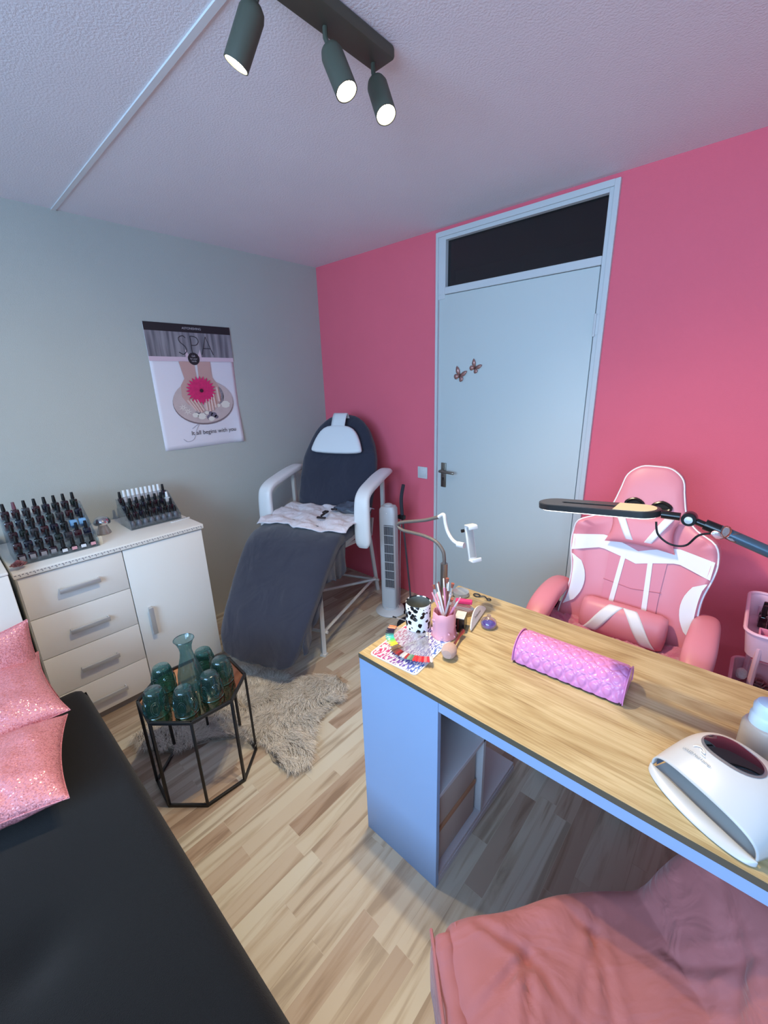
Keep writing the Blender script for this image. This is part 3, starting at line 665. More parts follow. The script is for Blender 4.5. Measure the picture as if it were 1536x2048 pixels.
m_teal2 = clear_mat('teal_glass_edge', (110, 176, 176), .18, .08, solid=.05)
gl = [((-1.625, .425), 'teal glass tumbler standing upside down left behind, beside the carafe'), ((-1.508, .352), 'teal upside down tumbler at the front left corner of table'), ((-1.427, .428), 'teal upside down tumbler at the front middle of side table'),
      ((-1.432, .530), 'teal upside down tumbler at the front right of side table'), ((-1.485, .602), 'teal upside down tumbler at the far right of side table'), ((-1.600, .585), 'teal upside down tumbler directly behind the carafe by sideboard door')]
tp = None
for i, (p, lb) in enumerate(gl):
    o = tumbler_proto() if tp is None else copy_tree(tp); tp = tp or o
    o.location = (p[0], p[1], ZT); o.rotation_euler = (0, 0, i*.7); tag(o, lb, 'tumbler', 'teal tumblers on the side table')
cf = B().lathe([(.001, .004), (.040, .003), (.046, .010), (.049, .04), (.046, .08), (.036, .12), (.026, .155), (.022, .18), (.024, .20), (.032, .222), (.037, .232)], 36, cap=False).out('glass_carafe', clear_mat('pale_teal_glass', (178, 212, 214), .10, .06, solid=.04), loc=(-1.528, .497, ZT))
tag(cf, 'tall pale teal glass carafe amid the tumblers', 'carafe')
b = B(); b.tube([(.037*math.cos(t), .037*math.sin(t), .232) for t in [2*PI*i/32 for i in range(33)]], .0016, 6); b.out('rim', m_teal2, cf)

# ---------------------------------------------------------------- sheepskin
rug_pts = [(-2.12, .80), (-1.98, .90), (-1.85, 1.0), (-1.70, 1.06), (-1.60, 1.16), (-1.52, 1.24), (-1.43, 1.22), (-1.38, 1.13), (-1.39, 1.02), (-1.36, .93), (-1.26, .85), (-1.20, .79), (-1.23, .71), (-1.33, .69), (-1.43, .72), (-1.55, .68), (-1.65, .56), (-1.72, .42), (-1.84, .34), (-1.95, .34), (-1.97, .44), (-2.05, .52), (-2.14, .60)]
rc = (-1.70, .78)
rug = B().prism([(x-rc[0], y-rc[1]) for x, y in rug_pts], .008).out('sheepskin_rug', mat('hide', (170, 160, 146), .9), loc=(rc[0], rc[1], 0.001))
tag(rug, 'shaggy cream sheepskin rug below the side table and treatment chair', 'rug')
def inside(x, y, P):
    c = False; j = len(P)-1
    for i in range(len(P)):
        if (P[i][1] > y) != (P[j][1] > y) and x < (P[j][0]-P[i][0])*(y-P[i][1])/(P[j][1]-P[i][1])+P[i][0]: c = not c
        j = i
    return c
loc_p = [(x-rc[0], y-rc[1]) for x, y in rug_pts]
vs = []; fs = []; cnt = 0
while cnt < 30000:
    x = random.uniform(-.46, .52); y = random.uniform(-.46, .48)
    if not inside(x, y, loc_p): continue
    cnt += 1
    cl = mnoise.noise(Vector((x*16, y*16, 0))); a = 2.2*PI*mnoise.noise(Vector((x*3.5, y*3.5, 7)))+1.6*cl+random.uniform(-.5, .5)
    rad = math.atan2(y, x); a = a*.6+rad*.4
    L_ = random.uniform(.030, .060); dx, dy = math.cos(a), math.sin(a); px_, py_ = -dy, dx; wd = random.uniform(.0007, .0012); cv = random.uniform(-.4, .4)
    k0 = len(vs)
    for t in (0, .35, .7, 1.0):
        r_ = L_*t; z = .006+.036*math.sin(min(1, t*1.15)*PI*.70)*(.62+.5*cl+.2); ww = wd*(1-t*.8)
        ox, oy = x+dx*r_+px_*cv*r_*t, y+dy*r_+py_*cv*r_*t
        vs += [(ox-px_*ww, oy-py_*ww, max(.004, z)), (ox+px_*ww, oy+py_*ww, max(.004, z))]
    fs += [(k0, k0+1, k0+3, k0+2), (k0+2, k0+3, k0+5, k0+4), (k0+4, k0+5, k0+7, k0+6)]
me = bpy.data.meshes.new('fleece'); me.from_pydata(vs, [], fs); 
for _n, _c in (('fleece', (234, 229, 220)), ('fleece_mid', (206, 198, 186)), ('fleece_dark', (164, 154, 142))): me.materials.append(mat(_n, _c, .8, noise=.08, nscale=30, spec=.2))
for _i in range(0, len(me.polygons), 3):
    _k = random.choice((0, 0, 0, 1, 1, 2))
    for _j in range(3): me.polygons[_i+_j].material_index = _k
o = bpy.data.objects.new('fleece', me); C.objects.link(o); o.parent = rug; o['kind'] = 'stuff'

# ---------------------------------------------------------------- desk
DX, DY = -.826, .766
DW, DD = 1.45, .585
dk = thing('manicure_desk', 'long desk with light oak top and white pedestal', 'desk', (DX, DY, 0))
B().b2((0, 0, .738), (DW, DD, .755), .001).out('desk_top', m_oak, dk, smooth=False)
B().b2((-.0005, -.0012, .7385), (DW, 0, .7545)).out('front_edge_band', mat('dark_edge_band', (92, 84, 70), .5), dk, smooth=False)
m_desk = mat('white_panel_daylight_tint', (150, 174, 212), .45); m_desk2 = mat('desk_inner', (200, 196, 202), .5)  # outer panels: white with the window's blue light mixed into the colour
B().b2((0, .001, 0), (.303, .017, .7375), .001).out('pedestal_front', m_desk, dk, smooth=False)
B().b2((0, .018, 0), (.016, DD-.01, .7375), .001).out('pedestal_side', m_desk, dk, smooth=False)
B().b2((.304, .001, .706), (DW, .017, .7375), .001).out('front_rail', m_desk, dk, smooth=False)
for nm, z in (('shelf', .025), ('shelf', .365)): B().b2((.017, .018, z), (.300, DD-.02, z+.016), .001).out(nm, m_desk2, dk, smooth=False)
B().b2((.286, .018, 0), (.302, DD-.02, .024)).out('kick_board', m_desk2, dk, smooth=False)
B().b2((.017, .290, .042), (.300, .305, .7375)).out('divider', m_desk2, dk, smooth=False)
B().b2((DW-.018, .02, 0), (DW-.001, DD-.01, .7375), .001).out('end_panel', m_desk2, dk, smooth=False)
for z, lb in ((.042, 'lower pale storage box with lid in the desk pedestal'), (.200, 'upper pale storage box under the pedestal shelf')):
    t = thing('storage_box', lb, 'box', (DX+.165, DY+.155, z), 0, 'storage boxes in the pedestal')
    B().b2((-.115, -.115, 0), (.115, .12, .145), .004).out('box_body', mat('pale_card', (186, 170, 162), .7), t)
    B().b2((-.118, -.118, .135), (.118, .123, .155), .003).out('lid', mat('tan_card', (176, 130, 100), .7), t)
t = thing('plastic_bottle', 'white bottle with red cap in far pedestal compartment', 'bottle', (DX+.22, DY+.40, .382))
B().lathe([(.028, 0), (.032, .006), (.032, .10), (.014, .13), (.014, .14)], 20).out('bottle_body', m_whitep, t)
B().lathe([(.017, .14), (.017, .165), (.001, .166)], 16).out('cap', mat('red_cap', (176, 30, 40), .4), t)

ZD = .7555
# arm rest cushion
m_pc = bpy.data.materials.new('lilac_heart_leatherette'); m_pc.use_nodes = True
nt = m_pc.node_tree; b_ = nt.nodes['Principled BSDF']; b_.inputs['Base Color'].default_value = (*lin((208, 132, 186)), 1); b_.inputs['Roughness'].default_value = .25
ac = thing('hand_rest_cushion', 'lilac pink manicure arm cushion with embossed hearts on desk', 'cushion', (-.292, 1.095, ZD), math.radians(2))
NL, NA = 180, 120
def cush(u, v):
    x = -.148+.296*u; a = PI*1.0*v; q = 1 if 0 < u < 1 else .0
    ry_ = .062; rz_ = .072
    e = .0
    # heart embossing
    sx = x/.031; sv = (v*5.6)
    row = math.floor(sv); cx = sx+(row % 2)*.5; fx = cx-math.floor(cx)-.5; fv = sv-row-.5
    X_ = fx*2.35; Y_ = fv*2.35+.12
    f = (X_*X_+Y_*Y_-1)**3-X_*X_*Y_**3
    ring = math.exp(-(abs(f)**.5/.45)**2)
    if 1 < row < 6 or True: e = -.0030*ring
    if u < .02 or u > .98: e = 0
    rr = 1-.10*max(0, abs(u-.5)-.46)/.04
    return (x, -(ry_+e)*math.cos(a)*rr, .006+(rz_+e)*math.sin(a)**.85*rr)
b = B().grid(cush, NL, NA)
b.out('padded_cover', m_pc, ac, angle=80)
for sx in (-1, 1):
    b = B(); n = 24; b._add([(sx*.1475, -.060*math.cos(PI*i/n), .006+.070*math.sin(PI*i/n)**.85) for i in range(n+1)], [tuple(range(n+1))])
    b.tube([(sx*.1478, -.061*math.cos(PI*i/n), .006+.071*math.sin(PI*i/n)**.85) for i in range(n+1)], .0016, 6)
    b.out('end_panel', m_pc, ac)
B().b2((-.146, -.058, 0), (.146, .058, .008), .001).out('base_board', mat('maroon_base', (66, 34, 44), .5), ac)

# UV nail lamp
uv = thing('uv_nail_lamp', 'white domed nail lamp with oval black screen on desk', 'nail lamp', (.036, .835, ZD), math.radians(-31))
m_uvw = mat('lamp_white_shell', (192, 194, 198), .35)
def dome(t, s, off=0.0):
    ph = PI*s; sn = max(0, math.sin(ph)); t2 = t
    W_ = .101*(1-max(0, t-.45)**2*1.1)+.004*math.sin(PI*t); Hh = .050+.042*math.sin(min(1, t/.55)*PI/2)-.074*max(0, (t-.55)/.45)**2.2
    yy = .19*t-.010*(1-t)*sn**2+.002
    return Vector((-(W_+off)*math.copysign(abs(math.cos(ph))**.85, math.cos(ph)), yy, .010+(Hh+off)*sn**.72))
B().grid(dome, 40, 60).out('housing', m_uvw, uv, solid=.003)
B().grid(lambda u, v: dome(1, v)*(1-u)+Vector((0, .186, .01))*u, 3, 60).out('rear_cover', m_uvw, uv)
def lip(u, v):
    a = PI*v; r_ = .5+.5*u
    return (-.103*math.cos(a)*(1 if u else 1)*(r_ if False else 1), -.033*math.sin(a)*u+.003, .002+.008*(1-u)*1.0+.004*math.sin(PI*u))
B().grid(lip, 14, 50).out('front_tray', m_uvw, uv, solid=.003)
B().b2((-.098, .0, .0), (.098, .175, .006), .002).out('base_plate', mat('uv_base', (212, 206, 200), .4), uv)
def inner(u, v):
    p = dome(.04+.75*u, v, -.005); return p
B().grid(inner, 10, 40).out('inner_reflector', mat('uv_inner', (96, 102, 124), .35), uv)
B().grid(lambda u, v: dome(.55, v, -.006)*(1-u)+Vector((0, .11, .008))*u, 3, 40).out('inner_back_wall', MATS['uv_inner'], uv)
def on_dome(x, y, off): return dome(max(0, (y+.004)/.19), .5+x/.30, off)
def disc_on(cx, cy, a, c, off, name, m, r0=0):
    b = B(); b.grid(lambda u, v: on_dome(cx+a*(r0+(1-r0)*u)*math.cos(2*PI*v), cy+c*(r0+(1-r0)*u)*math.sin(2*PI*v), off), 6, 48); return b.out(name, m, uv)
disc_on(-.014, .088, .046, .033, .0024, 'screen_bezel', mat('uv_bezel', (150, 146, 150), .25, metal=.6))
disc_on(-.014, .088, .041, .028, .0036, 'oval_screen', mat('gloss_black', (8, 8, 10), .06, coat=1))
text_bm('UV/LED Nail Lamp', .0068, None, fn=lambda v: on_dome(-.034+v.x, .034+v.y, .0048)).out('lettering', mat('slate_print', (96, 116, 132), .5), uv, smooth=False)
b = B(); b.tube([on_dome(-.050+x, .048+y, .0042) for x, y in ((0, 0), (.006, .005), (.016, .005), (.024, -.001), (.018, .0), (.012, .003), (.02, -.004), (.028, -.006))], .0009, 5, 3).out('hand_logo', mat('logo_silver', (236, 240, 246), .3), uv)

# pump bottle with pale blue cap behind the lamp
pb = thing('pump_bottle', 'translucent bottle with pale blue cap behind the nail lamp', 'bottle', (.118, 1.075, ZD))
B().lathe([(.036, 0), (.038, .004), (.038, .075), (.034, .084), (.028, .086)], 32).out('bottle_body', clear_mat('frosted_plastic', (216, 206, 200), .15, .3, solid=.55), pb)
B().lathe([(.029, .083), (.029, .105), (.0275, .108), (.026, .112), (.027, .128), (.022, .138), (.010, .141), (.001, .141)], 32).out('screw_cap', mat('pale_blue_plastic', (196, 218, 240), .35), pb)
rose('fabric_rose', (.155, 1.235, ZD), .020, 'tiny maroon flower ornament on desk at right photo edge', mat('maroon_lace', (110, 44, 60), .7))

# cow print pot
cp = thing('cow_print_pot', 'white candle glass with black cow print patches on desk corner', 'pot', (-.768, 1.0, ZD))
cow = bpy.data.materials.new('cow_print'); cow.use_nodes = True; nt = cow.node_tree; N = nt.nodes; L = nt.links
tc = N.new('ShaderNodeTexCoord'); vo = N.new('ShaderNodeTexVoronoi'); vo.inputs['Scale'].default_value = 58; nz = N.new('ShaderNodeTexNoise'); nz.inputs['Scale'].default_value = 95
mxv = N.new('ShaderNodeMixRGB'); mxv.inputs[0].default_value = .012; L.new(tc.outputs['Object'], nz.inputs[0]); L.new(tc.outputs['Object'], mxv.inputs[1]); L.new(nz.outputs['Color'], mxv.inputs[2]); L.new(mxv.outputs[0], vo.inputs[0])
cr = N.new('ShaderNodeValToRGB'); cr.color_ramp.interpolation = 'CONSTANT'; cr.color_ramp.elements[0].color = (.006, .006, .008, 1); cr.color_ramp.elements[1].position = .47; cr.color_ramp.elements[1].color = (.82, .84, .88, 1)
L.new(vo.outputs[0], cr.inputs[0]); L.new(cr.outputs[0], N['Principled BSDF'].inputs['Base Color']); N['Principled BSDF'].inputs['Roughness'].default_value = .2
B().lathe([(.040, 0), (.043, .003), (.0435, .098), (.0425, .100), (.041, .098), (.040, .02)], 40, cap=False).lathe([(.001, .001), (.041, .001)], 40, cap=False).out('glass_sleeve', cow, cp)
B().lathe([(.0402, .097), (.0395, .03), (.001, .03)], 40, cap=False).out('candle_inside', mat('smoky_inside', (150, 152, 146), .2, metal=.5, noise=.4, nscale=30), cp)

# pink brush vase with tools
vs_ = thing('pink_vase', 'pink octagonal pleated vase holding nail brushes', 'vase', (-.674, 1.018, ZD))
m_pv = mat('pink_ceramic', (222, 158, 172), .45)
prof = [(.041, 0), (.043, .004), (.041, .012), (.037, .030), (.038, .060), (.036, .088), (.0345, .090), (.033, .088), (.033, .02), (.001, .02)]
bm_ = B(); vv = []; ff = []; n = 48
for r_, z in prof:
    for i in range(n):
        a = 2*PI*i/n; q = r_*(1+.035*(abs(((i/6) % 1)-.5)*2)**2)
        vv.append((q*math.cos(a), q*math.sin(a), z+.003*abs(math.sin(4*a))*(z > .05)))
for k in range(len(prof)-1): ff += [(k*n+i, k*n+(i+1) % n, (k+1)*n+(i+1) % n, (k+1)*n+i) for i in range(n)]
ff.append(tuple(range(n))[::-1]); bm_._add(vv, ff); bm_.out('vase_body', m_pv, vs_)
b = B()
for k in range(9): a = k*.55-2.8; b.lathe([(.001, -.003), (.005, 0), (.001, .003)], 8, T(.041*math.cos(a), .041*math.sin(a), .016+.01*math.sin(k*2)) @ R(90, 'X'))
for dz, aa in ((.062, -2.2), (.052, -2.05), (.066, -2.0)): b.lathe([(.001, -.003), (.006, 0), (.001, .003)], 5, T(.039*math.cos(aa), .039*math.sin(aa), dz) @ R(90, 'X'))
b.out('flower_relief', m_pv, vs_)
cols = [('pink', (226, 160, 178)), ('rose_brown', (150, 92, 88)), ('white', (232, 226, 228)), ('bright_pink', (226, 150, 180)), ('brown', (110, 62, 58)), ('silver', (186, 182, 186))]
tools = [(-78, .020, .135, 0, 'tilted far left'), (-62, .022, .160, 0, 'second from left'), (-50, .018, .185, 4, 'third from left'), (-30, .016, .205, 3, 'fourth from left'), (-12, .012, .208, 1, 'tallest, left of middle'), (5, .008, .200, 4, 'in the middle back'), (-95, .012, .190, 2, 'lying against the left rim'), (30, .012, .195, 5, 'right of middle'), (52, .020, .150, 0, 'tilted far right'), (60, .016, .13, 3, 'second from right'), (85, .010, .14, 1, 'front right'), (-130, .010, .12, 2, 'front left'), (120, .012, .165, 5, 'back right')]
for i, (az, ln_, Lh, ci, wh) in enumerate(tools):
    a = math.radians(az); dirx = (math.sin(a)*ln_*3.4, ln_*math.cos(a)*1.2, Lh*.80); base = Vector((-.010*math.sin(a), .006*math.cos(a)+.004, .026)); tip = base+Vector(dirx)
    t = thing('nail_brush', '%s handled nail brush %s in the pink vase' % (cols[ci][0].replace('_', ' '), wh), 'brush', Vector((-.674, 1.018, ZD))+base, 0, 'brushes in the pink vase')
    d_ = tip-base; m_h = mat('brush_'+cols[ci][0], cols[ci][1], .3)
    B().tube([(0, 0, 0), d_*.35, d_*.82], [.0028, .0036, .0036, .0026], 8).out('handle', m_h, t)
    if i % 3 == 1: B().tube([d_*.82, d_*.93], .0030, 8).out('ferrule', m_steel, t); B().tube([d_*.93, d_*1.03], [.0035, .006, .005], 8).out('bristles', mat('brush_hair', (150, 84, 70), .8), t)
    else: B().tube([d_*.82, d_*1.0, d_*1.01], [.0026, .0024, .001], 8).out('handle_tip', m_whitep if i % 2 else m_h, t)

# sample mat and swatch fans at the corner
cm = bpy.data.materials.new('printed_card'); cm.use_nodes = True; nt = cm.node_tree; N = nt.nodes; L = nt.links
tc = N.new('ShaderNodeTexCoord'); sp_ = N.new('ShaderNodeSeparateXYZ'); L.new(tc.outputs['Object'], sp_.inputs[0])
c1 = N.new('ShaderNodeValToRGB'); mr = N.new('ShaderNodeMapRange'); mr.inputs[1].default_value = -.09; mr.inputs[2].default_value = .09; L.new(sp_.outputs[0], mr.inputs[0]); L.new(mr.outputs[0], c1.inputs[0])
e = c1.color_ramp.elements; e[0].color = (*lin((206, 60, 92)), 1); e[1].color = (*lin((60, 120, 200)), 1); k = e.new(.5); k.color = (*lin((120, 70, 150)), 1)
vo = N.new('ShaderNodeTexNoise'); vo.inputs['Scale'].default_value = 130; mp = N.new('ShaderNodeMapping'); mp.inputs['Scale'].default_value = (2, .6, 1); L.new(tc.outputs['Object'], mp.inputs[0]); L.new(mp.outputs[0], vo.inputs[0])
c2 = N.new('ShaderNodeValToRGB'); c2.color_ramp.elements[0].position = .47; c2.color_ramp.elements[1].position = .53; L.new(vo.outputs[0], c2.inputs[0])
mx = N.new('ShaderNodeMixRGB'); L.new(c2.outputs[0], mx.inputs[0]); L.new(c1.outputs[0], mx.inputs[1]); mx.inputs[2].default_value = (.8, .82, .88, 1)
L.new(mx.outputs[0], N['Principled BSDF'].inputs['Base Color']); N['Principled BSDF'].inputs['Roughness'].default_value = .3
def rrect(w_, h_, r_, n=6):
    P_ = []
    for cx, cy, a0 in ((w_-r_, h_-r_, 0), (-w_+r_, h_-r_, PI/2), (-w_+r_, -h_+r_, PI), (w_-r_, -h_+r_, 1.5*PI)):
        for i in range(n+1): P_.append((cx+r_*math.cos(a0+PI/2*i/n), cy+r_*math.sin(a0+PI/2*i/n)))
    return P_
cd = thing('pattern_card', 'rounded red and blue printed card under swatch fans at desk corner', 'card', (-.716, .905, ZD), math.radians(4))
B().prism(rrect(.088, .118, .014), .002).out('card_body', m_whitep, cd)
B().prism(rrect(.083, .113, .011), .0004, z0=.002).out('printed_face', cm, cd)
m_sw = clear_mat('clear_stick', (246, 247, 252), .07, .2, solid=.07)
pal1 = [(240, 130, 90), (236, 150, 120), (40, 30, 60), (24, 24, 40), (30, 40, 60), (40, 120, 120), (50, 170, 180), (60, 190, 170), (80, 200, 130), (140, 210, 90), (210, 220, 70), (230, 210, 60), (120, 104, 90), (130, 100, 70), (90, 70, 60)]
pal2 = [(110, 90, 70), (90, 60, 50), (120, 60, 50), (150, 50, 50), (100, 30, 40), (180, 180, 190), (200, 200, 200), (160, 60, 60), (120, 160, 140), (90, 130, 110), (210, 60, 60), (200, 50, 60), (220, 80, 80), (190, 40, 50), (220, 120, 120), (200, 60, 70), (206, 202, 206)]
def swatch(label, loc, a0, a1, pal, L_):
    t = thing('swatch_fan', label, 'nail swatch fan', loc, 0, 'swatch fans on the printed card')
    n = len(pal)
    for i, c in enumerate(pal):
        a = math.radians(a0+(a1-a0)*i/(n-1)); z = .001+.00035*i
        M = T(0, 0, z) @ Matrix.Rotation(a, 4, 'Z')
        s = B().prism([(.002, -.0025), (L_*.80, -.0045), (L_*.80, .0045), (.002, .0025)], .0008, M).out('stick', m_sw, t, smooth=False)
        b = B(); b.grid(lambda u, v: M @ Vector((L_*.80+L_*.20*u, (v-.5)*.0115*(1-.75*max(0, u-.7)/.3*1.0)*(1 if u < .999 else .6), .001+.002*math.sin(PI*v))), 6, 5).out('painted_tip', mat('tip_%d_%d_%d' % c, c, .15, coat=.5), s)
    B().lathe([(.006, -.001), (.006, .009), (.003, .010), (.001, .010)], 14).out('ring', m_steel, t)
swatch('clear swatch fan with orange, black, teal and yellow tips', (-.712, .975, ZD+.004), 196, 262, pal1, .140)
swatch('clear swatch fan with brown, clear and red tips', (-.700, .958, ZD+.010), 250, 312, pal2, .140)
pn = thing('nail_pen', 'thin black tipped dotting tool beyond desk corner card', 'nail tool', (-.800, 1.0, ZD+.006), math.radians(190))
B().tube([(0, 0, 0), (.06, 0, 0)], .0022, 8).out('pen_body', m_sw, pn); B().tube([(.06, 0, 0), (.075, 0, .0)], .0026, 8).out('black_tip', m_blackp, pn)

# powder brush
br = thing('powder_brush', 'big fluffy pink powder brush with rose gold handle lying on desk', 'brush', (-.596, .935, ZD), math.radians(103))
M = R(90, 'Y') @ T(-.0235, 0, 0)
B().lathe([(.001, -.032), (.014, -.029), (.022, -.018), (.0235, -.004), (.018, .012), (.010, .02), (.006, .022)], 28, T(0, 0, .0) @ M).out('bristle_head', mat('powder_hair', (206, 166, 152), .95, bump=1, bscale=600, sheen=.5), br)
m_rg = mat('rose_gold', (188, 112, 96), .2, metal=.9)
B().lathe([(.007, .018), (.009, .024), (.005, .030), (.0035, .06), (.005, .095), (.0085, .112), (.008, .122), (.001, .124)], 20, T(.0, 0, -.006) @ M @ R(0, 'Y')).out('handle', m_rg, br)

# black and white carton + white boomerang file
t = thing('black_carton', 'small black carton with white top beside pink vase', 'box', (-.652, 1.085, ZD), math.radians(20))
B().b2((-.018, -.026, 0), (.018, .026, .052), .001).out('carton_body', m_blackp, t, smooth=False)
B().b2((-.0165, -.0245, .052), (.0165, .0245, .0526)).out('white_top', m_whitep, t, smooth=False)
B().b2((-.004, -.0266, .004), (-.0025, -.026, .05)).out('gold_line', m_rg, t, smooth=False)
t = thing('curved_nail_file', 'white curved nail file standing on edge behind carton', 'nail file', (-.628, 1.165, ZD+.002), math.radians(101))
P_ = [(-.075+.15*i/16, .035*math.sin(PI*i/16)) for i in range(17)]+[(.075-.15*i/16, -.012+.030*math.sin(PI*(1-i/16))*0) for i in range(17)]
P_ = [(-.078+.156*i/18, .010+.036*math.sin(PI*i/18)**.8) for i in range(19)]+[(.078-.156*i/18, .004) for i in range(19)]
B().prism(P_, .004, R(72, 'X')).out('file_body', mat('file_white', (226, 226, 224), .7), t)
text_bm('Professional', .012, R(72, 'X') @ T(0, .024, .0044)).out('file_print', m_blackp, t, smooth=False)
# clear box, pink block
t = thing('clear_tip_box', 'flat clear plastic tip box behind the brushes', 'box', (-.720, 1.185, ZD), math.radians(-25))
B().b2((-.055, -.035, 0), (.055, .035, .022), .002).out('clear_case', clear_mat('box_plastic', (216, 206, 206), .2, .1, solid=.12), t)
b = B()
for i in range(9): b.b2((-.048+i*.0108, -.03, .003), (-.041+i*.0108, .03, .012), .001)
b.out('nail_tips', mat('tip_natural', (206, 170, 170), .3), t)
o = B().b2((-.030, -.009, 0), (.030, .009, .014), .002).out('pink_buffer', mat('hot_pink', (240, 60, 130), .6), loc=(-.712, 1.205, ZD+.0225)); o.rotation_euler = (0, 0, math.radians(25)); tag(o, 'hot pink nail buffer block on the clear box', 'nail buffer')
# glass dish with purple liquid
gd = thing('dappen_dish', 'small clear glass dish with purple liquid on desk', 'dish', (-.583, 1.155, ZD))
B().lathe([(.018, 0), (.026, .004), (.028, .016), (.024, .026), (.012, .034), (.006, .038), (.007, .044), (.001, .047)], 28).out('glass_dish', clear_mat('dish_glass', (236, 232, 240), .2, .04), gd)
B().lathe([(.018, .003), (.024, .006), (.0245, .012), (.001, .012)], 24).out('liquid', mat('purple_liquid', (96, 84, 176), .2), gd)

# gooseneck phone holder clamped at the far left corner
K = .938
def gp(x, z, dy=0): return (x*K, 1.3*K+dy, 1.57+(z-1.57)*K)
gs = thing('phone_holder', 'grey gooseneck phone holder with empty white clamp', 'phone holder', (0, 0, 0))
B().tube([(-.812, 1.22, .745), (-.812, 1.22, .905)], .0135, 20).out('sleeve', mat('satin_aluminium', (150, 146, 144), .3, metal=.9), gs)
B().tube([(-.812, 1.22, .905), gp(-.866, .885), gp(-.873, .915), gp(-.905, .945), gp(-.96, .957), gp(-1.02, .958), gp(-1.075, .957), gp(-1.105, .966), gp(-1.108, .980), gp(-1.08, .994), gp(-1.03, 1.008), gp(-.96, 1.028), gp(-.895, 1.054)], .0068, 12, 6).out('gooseneck', mat('taupe_gooseneck', (98, 92, 90), .5), gs)
B().tube([gp(-.895, 1.054), gp(-.875, 1.068), gp(-.868, 1.06), gp(-.862, 1.03), gp(-.85, .998), gp(-.828, .972), gp(-.80, .960)], .0068, 12, 5).out('white_arm', m_whitep, gs)
B().tube([gp(-.805, .960), gp(-.775, .962)], .011, 14).out('ball_joint', m_whitep, gs)
_n = Vector((.80, -.55, .20)).normalized(); _y = Vector((-.20, .05, 1)); _y = (_y-_n*_y.dot(_n)).normalized(); Mh = frame(gp(-.748, .982), _y.cross(_n), _y)
B().box((0, 0, 0), (.030, .130, .010), .003, Mh).out('back_plate', m_whitep, gs)
B().box((0, 0, .0058), (.022, .108, .002), .001, Mh).out('grip_pad', mat('grey_pad', (170, 168, 168), .6), gs)
B().box((0, .064, .017), (.034, .006, .034), .002, Mh).box((0, .058, .036), (.034, .014, .005), .002, Mh).out('upper_jaw', m_whitep, gs)
B().box((0, -.064, .017), (.034, .006, .034), .002, Mh).box((0, -.058, .036), (.034, .014, .005), .002, Mh).out('lower_jaw', m_whitep, gs)
B().lathe([(.006, 0), (.006, .01), (.001, .011)], 12, Mh @ T(-.018, .045, -.004) @ R(-90, 'Y')).out('screw', m_blackp, gs)
B().b2((-.835, 1.195, .7555), (-.785, 1.245, .775), .004).b2((-.842, 1.20, .70), (-.828, 1.24, .775), .003).b2((-.842, 1.20, .70), (-.79, 1.24, .712), .003).out('desk_clamp', m_whitep, gs)
B().lathe([(.030, 0), (.034, .006), (.032, .018), (.020, .022), (.001, .024)], 24, T(-.775, 1.285, ZD)).out('frosted_dish', clear_mat('frost_lid', (206, 214, 220), .3, .1, solid=.4), None)
tag(bpy.data.objects['frosted_dish'], 'frosted round dish beside the phone holder clamp', 'dish')
b = B(); b.tube([(.014*math.cos(t), .010*math.sin(t), .004) for t in [2*PI*i/14 for i in range(15)]], .0022, 6).tube([(.014, 0, .004), (.03, .006, .006), (.044, .0, .004)], .0022, 6, 4).tube([(.052+.008*math.cos(t), .0+.007*math.sin(t), .004) for t in [2*PI*i/14 for i in range(15)]], .0018, 6)
o = b.out('metal_clips', mat('dark_steel', (90, 88, 90), .3, metal=1), loc=(-.722, 1.318, ZD)); tag(o, 'small dark metal clips at far left desk edge', 'clips')

# LED desk lamp
ml = thing('led_desk_lamp', 'long oval black LED arm lamp above the desk', 'desk lamp', (0, 0, 0))
Ml = frame((-.266, 1.045, 1.262), (.268, .0, .024), (0, 1, 0))
def stad(L_, W_, n=14):
    r_ = W_/2; h_ = L_/2-r_
    return [(h_+r_*math.sin(PI*i/n), -r_*math.cos(PI*i/n)) for i in range(n+1)]+[(-h_-r_*math.sin(PI*i/n), r_*math.cos(PI*i/n)) for i in range(n+1)]
def ring(b, o_, i_, h_, z0, M):
    n = len(o_); vs = [(x, y, z0) for x, y in o_]+[(x, y, z0) for x, y in i_]+[(x, y, z0+h_) for x, y in o_]+[(x, y, z0+h_) for x, y in i_]
    fs = []
    for k in range(n):
        j = (k+1) % n; fs += [(k, j, n+j, n+k), (2*n+k, 3*n+k, 3*n+j, 2*n+j), (k, 2*n+k, 2*n+j, j), (n+k, n+j, 3*n+j, 3*n+k)]
    return b._add(vs, fs, M)
b = B(); ring(b, stad(.268, .078), stad(.150, .009), .013, 0, Ml); b.out('head', mat('lamp_black', (38, 38, 40), .3), ml)
b = B(); ring(b, stad(.262, .070), stad(.156, .013), .0008, .013, Ml @ T(0, 0, .0)); b.out('top_plate', mat('lamp_graphite', (64, 60, 60), .35), ml)
q = [(x, y) for x, y in stad(.252, .066) if x > .05]; 
b = B(); b.prism([(.045, -.033)]+[(x, y) for x, y in q]+[(.045, .033)], .0006, Ml @ T(0, 0, .0140)); b.out('beige_panel', mat('lamp_beige', (206, 190, 160), .35), ml, smooth=False)
b = B(); ring(b, stad(.256, .068), stad(.164, .022), .003, -.003, Ml); b.out('light_diffuser', mat('led_strip', (250, 250, 245), .5, emit=(1, .97, .9), es=1.6), ml)
def mlp(x, z, dy=0): return (x, 1.045+dy, z)
B().tube([mlp(-.132, 1.277), mlp(-.098, 1.278)], .0085, 14).out('head_joint', m_blackp, ml)
